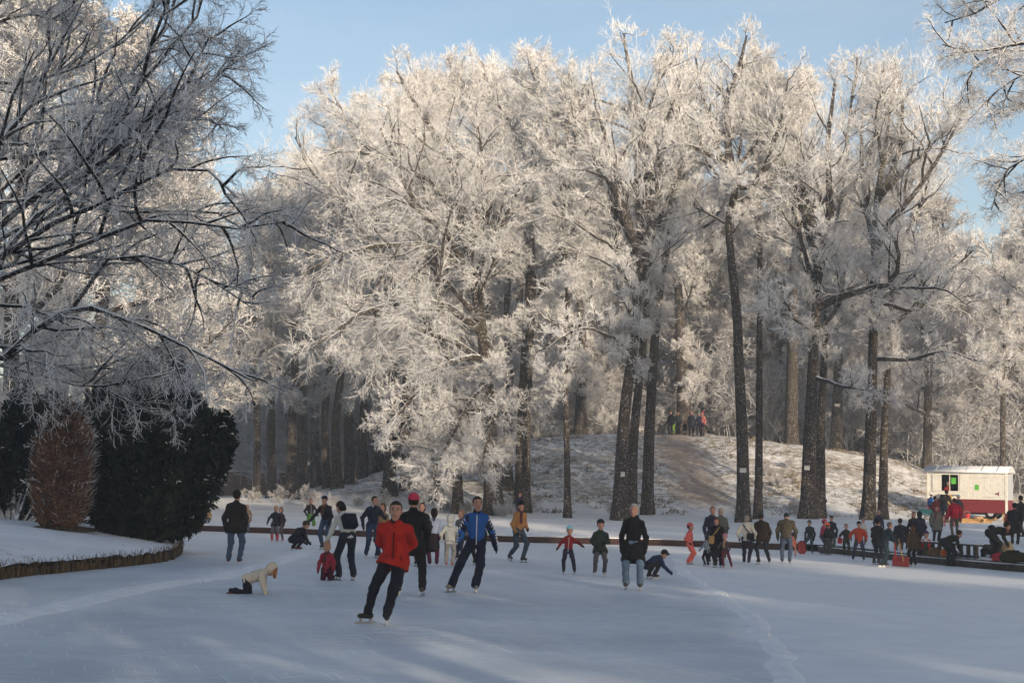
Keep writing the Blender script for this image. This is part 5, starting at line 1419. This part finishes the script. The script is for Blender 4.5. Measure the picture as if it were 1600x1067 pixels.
for (x, y, tp, yw, lb, kw) in [
    (1048, 679, 643, 150, 'adult in black at the left of the group at the top of the sledge run', dict(top=(.016, .016, .020))),
    (1051, 679, 656, 180, 'child in a lime green jacket at the top of the sledge run', dict(top=(.17, .33, .03), legs=(.16, .30, .04), kid=.8, hair=BLOND)),
    (1059, 679, 645, 170, 'adult in teal black behind the lime green child', dict(top=(.03, .045, .05), hair=(.3, .12, .08))),
    (1070, 680, 658, 190, 'seated looking dark child in the middle of the hilltop group', dict(top=(.018, .018, .02), kid=.7, hat=(.03, .03, .03))),
    (1080, 681, 643, 175, 'tall adult in long navy at the lip of the sledge run', dict(top=(.02, .022, .036), top_len=.3, hair=(.25, .15, .1))),
    (1092, 681, 645, 160, 'adult in dark blue second from the right at the top of the hill', dict(top=(.025, .03, .06), hat=(.25, .33, .38), hairstyle='none')),
    (1098, 681, 644, 120, 'person in a pink jacket at the right of the hilltop group', dict(top=(.60, .20, .18), legs=(.05, .04, .06), hat=(.45, .07, .10), hairstyle='none'))]:
    kw.setdefault('legs', (.02, .02, .028))
    at(x, y, tp, yw, lb, bank=True, skates=False, vox=.04, group=HG, **kw)

# ---------------------------------------------------------------- props on the ice and bank
def paint(name, c, rough=.5, dirt=.35):
    t = NT(name, rough, .35); p = t.coord()
    t.col(t.ramp(t.noise(p, 5, 5, .7), [(.25, tuple(x * (1 - dirt) for x in c)), (.6, c)]))
    return t.m
M_RED = paint('red_plastic', (.42, .045, .04)); M_WHITEP = paint('white_boards', (.70, .69, .65), .6, .25); M_MAROON = paint('maroon_boards', (.17, .014, .022), .7, .4)
M_DARK = NT('dark_interior', .9, .1).col((.012, .010, .011)).m; M_GREENP = NT('green_paper', .8, .1).col((.10, .42, .06)).m
M_ROOFSN = M_SNOW; M_WOOD = paint('cut_wood', (.46, .28, .12), .8, .5); M_TEAL = paint('teal_plastic', (.06, .27, .27)); M_GREY = paint('grey_paint_and_shade', (.42, .44, .47), .7, .2)
# wide red snow shovel
a = G(1394, 884); c = G(1420, 886)
root = empty('snow_shovel', (a + c) / 2, 'wide red snow shovel pushed along the ice', 'snow shovel'); o_ = np.array(root.location)
m = MB(); n = 12; wv = c - a; back = np.array([0.12, 0.25, 0]); V = []
for k in range(n + 1):
    u = k / n; th = u * 1.35
    prof = np.array([0, 0, .01]) + np.array([back[0], back[1], 0]) * (1 - math.cos(th)) * .9 + np.array([0, 0, .30 * math.sin(th)])
    V += [a - o_ + prof, c - o_ + prof, c - o_ + prof + [.01, .03, .0], a - o_ + prof + [.01, .03, 0]]
Q = []
for k in range(n):
    b_ = k * 4
    for e_ in range(4): Q.append([b_ + e_, b_ + (e_ + 1) % 4, b_ + 4 + (e_ + 1) % 4, b_ + 4 + e_])
Q += [[0, 3, 2, 1], [n * 4, n * 4 + 1, n * 4 + 2, n * 4 + 3]]
m.add(V, Q); m.build('blade', M_RED, root)
hw_ = np.array(world_pt(S1, S1['arm'][0][2])) - o_
m = MB(); m.tube([(a - o_) * .45 + [0, .08, .15], hw_ + [0, -.02, .06]], .022, 8); m.build('handle', M_RED, root)
m = MB(); m.tube([(c - o_) * .45 + [0, .08, .15], hw_ + [.15, .05, .06]], .018, 8); m.build('handle', M_WOOD, root)
# red sledge standing on end at the kerb
q = G(1253, 865)
root = empty('sledge', q, 'rounded red plastic sledge stood on end against the kerb', 'sledge')
f = SDF().cap((0, 0, .14), (0, .05, .32), .16, .15, np.eye(3), .45); sdf_obj('hull', f, .018, M_RED, root, lambda X: .07 - np.linalg.norm((X - [0, -.09, .24]) * [1, 1, .6], axis=1), k=.02)
m = MB(); m.tube([[-.10, -.06, .40], [-.06, -.10, .46], [.06, -.10, .46], [.10, -.06, .40]], .012, 6); m.build('rope', cloth((.05, .03, .03)), root)
# stick leaning upright behind the orange jacket
q = G(1356, 857)
root = empty('hockey_stick', q, 'red hockey stick with a pale blue blade standing beside the orange red jacket', 'hockey stick')
m = MB(); m.tube([[0, 0, .22], [-.06, 0, .80]], .024, 6); m.build('shaft', M_RED, root); m = MB(); m.box((.02, 0, .14), (.14, .03, .16)); m.build('blade', paint('pale_blue', (.25, .5, .6)), root)
# bench along the right edge of the ice
a = GB(1438, 877); c = GB(1531, 884); a[1] += .25; c[1] += .25
root = empty('bench', a, 'long low dark wooden bench with board legs along the right edge of the ice', 'bench')
v = c - a; L = np.linalg.norm(v[:2]); ang = math.atan2(v[1], v[0]); root.rotation_euler = (0, 0, ang)
m = MB(); m.box((L / 2, 0, .40), (L + .1, .30, .05)); m.build('seat', M_DARKWOOD, root)
m = MB(); m.box((L / 2, .03, .433), (L + .06, .20, .016)); m.build('snow_cap', M_SNOW, root)
for k in range(9):
    m = MB(); m.box((L * (.02 + .96 * k / 8), 0, .175), (.075 if k not in (0, 8) else .12, .10, .40)); m.build('leg', M_DARKWOOD, root)
m = MB(); m.box((L / 2, .07, .05), (L, .03, .08)); m.build('stretcher', M_DARKWOOD, root)
# things lying beside the bench
def heap(px, py, name, label, cat, col, r, bank=True):
    q = spot(px, py, bank); root = empty(name, q, label, cat)
    f = SDF().ell((0, 0, r[2] * .6), np.array(r)); f.ell((r[0] * .5, -.02, r[2] * .5), np.array(r) * .7); f.cap((-r[0] * .4, 0, r[2] * 1.2), (r[0] * .3, 0, r[2] * 1.4), r[2] * .3)
    sdf_obj('cloth_body', f, .025, cloth(col), root, lambda X: -X[:, 2] - .01, k=.05, folds=.006, seed=int(px))
    m = MB(); m.tube([[-r[0] * .3, -r[1] * .5, r[2] * 1.3], [-r[0] * .1, -r[1] * .6, r[2] * 1.75], [r[0] * .3, -r[1] * .5, r[2] * 1.4]], .014, 6); m.build('strap', cloth(tuple(x * .6 for x in col)), root)
heap(1584, 886, 'duffel_bag', 'dark olive duffel bag lying at the edge of the ice by the right border', 'bag', (.022, .024, .014), (.42, .22, .20))
heap(1558, 878, 'cloth_bag', 'red cloth bag on the snow beside the seated person', 'bag', (.42, .03, .045), (.17, .14, .14))
heap(1573, 868, 'canvas_bag', 'cream and brown canvas bag on the snow behind the red bag', 'bag', (.42, .33, .22), (.20, .15, .26))
heap(1462, 877, 'rucksack', 'brown rucksack with orange patches under the left end of the bench', 'bag', (.16, .10, .05), (.30, .14, .15))
heap(1477, 878, 'sports_bag', 'orange sports bag under the bench behind the bending person', 'bag', (.55, .14, .04), (.14, .12, .15))
# black cloak held out behind the seated person
q = GB(1555, 872)
root = empty('person', q, 'person in black stooping with an arm flung back, behind the seated grey brown coat', 'person', BG_)
bpy.data.objects.remove(root)
at(1553, 872, 819, -80, 'person in black stooping low behind the seated grey brown coat', hh=1.6, top=(.010, .010, .012), legs=(.014, .014, .016), bank=True, pelvis=(0, -.15, .84), lean=78, head=(0, 10), hands=(np.array([-.05, .45, -.12]), np.array([.02, .10, -.45])), hat=(.02, .012, .012), hairstyle='none', skates=False, group=BG_)
# red gas bottle
q = GB(1575, 834)
root = empty('gas_bottle', q, 'red gas bottle standing beside the black coat near the caravan', 'gas bottle')
m = MB(); m.tube([[0, 0, 0], [0, 0, .04], [0, 0, .62], [0, 0, .74], [0, 0, .80]], [.13, .15, .15, .10, .05], 14); m.build('cylinder', M_RED, root, True)
m = MB(); m.tube([[0, 0, .78], [0, 0, .86]], [.05, .035], 8); m.tube([[-.05, 0, .86], [.05, 0, .86]], .018, 6); m.build('valve', M_GREY, root)

# ---------------------------------------------------------------- refreshment caravan
TH = R(-28); ex = np.array([math.cos(TH), math.sin(TH), 0]); ey = np.array([-ex[1], ex[0], 0])
pr = W(1574, 802, 79.5); LW = 4.35; pl = pr - ex * LW
gz = float(ground(*(pl + ex * LW / 2 + ey)[:2])) ; z0 = pr[2] - gz
pl[2] = gz
van = empty('caravan', pl, 'white wooden caravan with a dark red lower half and an open serving hatch', 'caravan', None, TH)
HB = 2.20; zr = z0 + .74; ztop = z0 + HB; D_ = 2.1
wx0, wx1, wz0, wz1 = .80, 1.72, z0 + 1.18, z0 + 2.10
def pbox(name, m_, boxes, par=None):
    b = MB()
    for lo, hi in boxes:
        lo, hi = np.array(lo, float), np.array(hi, float); b.box((lo + hi) / 2, hi - lo)
    return b.build(name, m_, par or van)
pw = []
def planks(x0, x1, zl, zh, y0=0.0, step=.16):
    x = x0
    while x < x1 - 1e-6:
        xe = min(x + step, x1); pw.append(((x + .0035, y0 - .022, zl), (xe - .0035, y0, zh))); x = xe
planks(0, wx0, zr, ztop); planks(wx1, LW, zr, ztop); planks(wx0, wx1, zr, wz0); planks(wx0, wx1, wz1, ztop)
pbox('wall', M_WHITEP, pw + [((0, D_ - .04, zr), (LW, D_, ztop)), ((0, 0, zr), (.04, D_ - .04, ztop))])
pbox('lower_wall', M_MAROON, [((0, -.026, z0), (LW, .03, zr - .003)), ((0, D_ - .04, z0), (LW, D_, zr - .003)), ((0, .03, z0), (.04, D_ - .04, zr - .003)), ((LW - .04, .03, z0), (LW, D_ - .04, zr - .003)), ((.04, .03, z0), (LW - .04, D_ - .04, z0 + .05))])
pbox('end_wall', M_GREY, [((LW - .04, .0 + .10, zr + k * .115), (LW + (.0 if k % 2 else .012), D_ - .04, zr + k * .115 + .112)) for k in range(12)] )  # white end face in shade, the shade put in as bluish grey paint
pbox('hatch_shade_box', M_DARK, [((.3, .9, zr + .003), (2.3, .93, ztop - .01)), ((.05, .03, zr + .003), (.3, .93, ztop - .01)), ((2.3, .03, zr + .003), (2.33, .93, ztop - .01))])  # near-black box behind the hatch, the unlit interior given as colour
pbox('corner_post', M_WHITEP, [((LW - .10, -.045, z0 - .0), (LW + .018, .10, ztop))]); pbox('corner_post', M_WHITEP, [((-.018, -.045, zr), (.07, -.022, ztop))])
win = pbox('window', M_WHITEP, [((wx0 - .07, -.05, wz0 - .06), (wx1 + .07, -.022, wz0)), ((wx0 - .07, -.05, wz1), (wx1 + .07, -.022, wz1 + .05)), ((wx0 - .07, -.05, wz0), (wx0, -.022, wz1)), ((wx1, -.05, wz0), (wx1 + .07, -.022, wz1)),
                             ((wx0 + .43, -.03, wz0), (wx0 + .47, .0, wz1))])
pbox('notice', M_GREENP, [((wx0 + .54, -.036, wz0 + .40), (wx0 + .80, -.031, wz0 + .75))], win)
pbox('shutter', M_WHITEP, [((wx0 - .50, -.075, wz0 - .02), (wx0 - .09, -.045, wz1 + .02))]); pbox('shutter', M_WHITEP, [((wx1 + .09, -.075, wz0 - .02), (wx1 + .46, -.045, wz1 + .02))])
pbox('counter', M_WHITEP, [((wx0 + .0, -.42, wz0 - .20), (wx1 + .05, -.05, wz0 - .14))])
pbox('counter_front', M_WOOD, [((wx0 + .05, -.38, z0 + .05), (wx0 + .62, -.34, wz0 - .20))])
pbox('notice', M_GREENP, [((2.62, -.034, zr + .52), (2.84, -.029, zr + .82))])
# small weathered lettering and a latch on the boards, too small to read in the photograph
marks = []
rs = np.random.RandomState(2)
for k in range(11):
    x_ = 3.02 + k * .055 + (k > 2) * .03; marks.append(((x_, -.028, zr + .10), (x_ + .014, -.024, zr + .10 + rs.choice([.05, .07, .045])))); marks.append(((x_, -.0285, zr + .10), (x_ + rs.choice([.035, .02]), -.0245, zr + .114)))
for k in range(12):
    x_ = 2.70 + k * .06; marks.append(((x_, -.027, ztop - .30 + .006 * k), (x_ + .045, -.0235, ztop - .30 + .006 * k + .012)))
pbox('lettering', cloth((.20, .18, .17)), marks)
pbox('latch', M_MAROON, [((3.72, -.05, zr + .30), (3.92, -.03, zr + .36)), ((3.88, -.055, zr + .24), (3.92, -.026, zr + .44))])
# bowed roof with battens and snow
m = MB(); n = 10; V = []
for xx in (-.16, LW + .10):
    for k in range(n + 1):
        u = k / n; V.append([xx, -.20 + (D_ + .4) * u, ztop + .02 + .34 * math.sin(math.pi * u) ** .8])
V = np.array(V); top_ = V + [0, 0, .07]
VV = np.concatenate([V, top_]); N1 = n + 1
Q = [[k, k + 1, N1 + k + 1, N1 + k] for k in range(n)] + [[2 * N1 + k, 3 * N1 + k, 3 * N1 + k + 1, 2 * N1 + k + 1] for k in range(n)]
Q += [[0, N1, 3 * N1, 2 * N1], [n, 2 * N1 + n, 3 * N1 + n, N1 + n]] + [[k, 2 * N1 + k, 2 * N1 + k + 1, k + 1] for k in range(n)] + [[N1 + k, N1 + k + 1, 3 * N1 + k + 1, 3 * N1 + k] for k in range(n)]
m.add(VV, Q); rf = m.build('roof', M_SNOW, van, True)
m = MB()
for xx in np.linspace(.5, LW - .5, 5):
    m.tube([[xx, -.20 + (D_ + .4) * u, ztop + .095 + .34 * math.sin(math.pi * u) ** .8] for u in np.linspace(0.01, .99, 9)], .022, 6)
m.build('batten', M_GREY, rf)
for xx in (.9, LW - .9):
    for yy in (.12, D_ - .12):
        wl = MB(); wl.tube([[xx, yy - .06, .34], [xx, yy - .05, .34], [xx, yy + .05, .34], [xx, yy + .06, .34]], [.26, .33, .33, .26], 18); w_ = wl.build('wheel', M_DARK, van, True)
        hb_ = MB(); hb_.tube([[xx, yy - .075, .34], [xx, yy - .055, .34]], .16, 12); hb_.build('hub', M_GREY, w_)
pbox('chassis', M_DARK, [((.1, .2, z0 - .10), (LW - .1, .32, z0 - .003)), ((.1, D_ - .32, z0 - .10), (LW - .1, D_ - .2, z0 - .003)), ((.85, .1, .31), (.95, D_ - .1, .37)), ((LW - .95, .1, .31), (LW - .85, D_ - .1, .37)), ((.86, .25, .36), (.94, .31, z0 - .09)), ((LW - .94, .25, .36), (LW - .86, .31, z0 - .09))])
pbox('prop', M_WOOD, [((LW - .25, -.02, -.05), (LW - .18, .05, z0))])
# seller inside the hatch
sp = pl + ex * 1.05 + ey * .55; sp[2] = gz + z0 + .06
person(sp, 1.62, math.degrees(TH) + 180, 'seller in red standing inside the serving hatch of the caravan', top=(.35, .03, .04), legs=BLACK, hair=(.3, .2, .12), skates=False, vox=.03, hands='front')
# clutter in front of the caravan
def logpile(px, py, n, label, seed):
    q = GB(px, py); root = empty('firewood_pile', q, label, 'firewood'); rs = np.random.RandomState(seed)
    for k in range(n):
        mm = MB(); x_ = (k % (n // 2)) * .22 - n * .05; z_ = .06 + (k // (n // 2)) * .10
        dv = np.array([rs.normal(.3, .3), rs.normal(0, .15), 0.02]); mm.tube([np.array([x_, rs.normal(0, .08), z_]) - dv, np.array([x_, rs.normal(0, .08), z_]) + dv], rs.uniform(.045, .07), 7); mm.build('log', M_WOOD, root)
logpile(1517, 817, 12, 'pile of split yellow firewood in front of the caravan', 3)
logpile(1537, 813, 6, 'small heap of planks and logs at the right wheels of the caravan', 4)
q = GB(1449, 816); root = empty('wheelbarrow', q, 'teal wheelbarrow left of the caravan', 'wheelbarrow')
m = MB(); Vb = [[-.40, -.28, .62], [.40, -.28, .62], [.40, .28, .62], [-.40, .28, .62], [-.24, -.18, .34], [.22, -.18, .34], [.22, .18, .34], [-.24, .18, .34]]
m.add(Vb, [[0, 1, 5, 4], [1, 2, 6, 5], [2, 3, 7, 6], [3, 0, 4, 7], [4, 5, 6, 7]]); m.build('tub', M_TEAL, root)
m = MB(); m.tube([[.42, -.03, .16], [.42, -.025, .16], [.42, .025, .16], [.42, .03, .16]], [.12, .16, .16, .12], 14); m.build('wheel', M_DARK, root, True)
for e_ in (-1, 1):
    m = MB(); m.tube([[.42, e_ * .06, .16], [0, e_ * .2, .36], [-.85, e_ * .27, .60]], .02, 6); m.tube([[-.2, e_ * .2, .36], [-.24, e_ * .22, 0]], .018, 6); m.build('handle', M_GREY, root)
q = GB(1482, 822); root = empty('stool', q, 'small red wooden stool under the caravan counter', 'stool')
m = MB(); m.box((0, 0, .44), (.5, .32, .04)); m.build('seat', M_RED, root)
for x_ in (-.2, .2):
    for y_ in (-.12, .12): m = MB(); m.box((x_, y_, .21), (.04, .04, .42)); m.build('leg', M_RED, root)
q = GB(1511, 812); root = empty('bucket', q, 'red bucket under the caravan', 'bucket')
m = MB(); m.tube([[0, 0, 0], [0, 0, .34], [0, 0, .35]], [.13, .19, .17], 14); m.build('pail', M_RED, root, True)
m = MB(); m.tube([[-.18, 0, .33], [-.1, 0, .46], [.1, 0, .46], [.18, 0, .33]], .01, 5); m.build('handle', M_GREY, root)
# plates nailed to trunks
def plate(px, py, d, w_, h_, label):
    q = W(px, py, d); o = pboxw('tree_plate', q, (w_, .03, h_), label)
def pboxw(name, q, s, label):
    b = MB(); b.box((0, 0, 0), s); b.box((0, -.02, s[2] * .5 + .012), (s[0] * 1.08, .07, .02)); o = b.build(name, paint('plate_white', (.62, .60, .56), .6, .15)); o.location = q
    return tag(o, label, 'plate')
plate(1161, 735, 70.45, .32, .20, 'white plate on the crooked oak'); plate(1261, 731, 70.1, .26, .20, 'white plate low on the massive forked oak'); plate(973, 741, 70.35, .20, .20, 'small white plate on the stout double trunked oak'); plate(1308, 633, 105.3, .36, .18, 'white plate on the thick hilltop trunk')
# hilltop bench
q = GB(1322, 699); root = empty('park_bench', q, 'small bench on the hill crest right of the thick hilltop trunk', 'bench')
m = MB(); m.box((0, 0, .45), (1.2, .4, .05)); m.build('seat', M_WOOD, root)
m = MB(); m.box((0, .2, .72), (1.2, .05, .35)); m.build('backrest', M_WOOD, root)
for x_ in (-.5, .5): m = MB(); m.box((x_, .05, .2), (.08, .36, .44)); m.build('leg', M_DARKWOOD, root)
# low brick wall and hedge far left
a = GB(345, 774); c = GB(482, 772); 
t = NT('brick', .9, .1); p = t.coord(); bt = t.n('ShaderNodeTexBrick'); t.l(t.mapping(p, (1, 1, 1), (R(90), 0, 0)), bt.inputs[0]); bt.inputs['Color1'].default_value = (.13, .06, .045, 1); bt.inputs['Color2'].default_value = (.17, .08, .06, 1); bt.inputs['Mortar'].default_value = (.2, .18, .17, 1); bt.inputs['Scale'].default_value = 4
t.col(bt.outputs[0]); v = W(480, 760, 120) - W(340, 760, 120); q0 = W(340, 760, 120); q0[2] = float(ground(q0[0], q0[1])); L = np.linalg.norm(v[:2])
root = empty('garden_wall', q0, 'low brick wall in the shade behind the left grove', 'wall', None, math.atan2(v[1], v[0]))
m = MB(); m.box((L / 2, 0, .9), (L, .25, 2.0)); m.build('brickwork', t.m, root); m = MB(); m.box((L / 2, 0, 1.95), (L + .1, .4, .10)); m.build('coping', M_SNOW, root)

# ---------------------------------------------------------------- frosty air
t = bpy.data.materials.new('haze'); t.use_nodes = True; nt = t.node_tree; nt.nodes.remove(nt.nodes['Principled BSDF'])
pv = nt.nodes.new('ShaderNodeVolumePrincipled'); pv.inputs['Color'].default_value = (.86, .92, 1, 1); pv.inputs['Density'].default_value = HAZE; pv.inputs['Anisotropy'].default_value = 0.0
nt.links.new(pv.outputs[0], nt.nodes['Material Output'].inputs['Volume'])
if HAZE > 0:
    m = MB(); m.box((0, 160, 16), (420, 500, 34)); o = m.build('haze', t); tag(o, 'pale frosty haze in the air', kind='stuff')
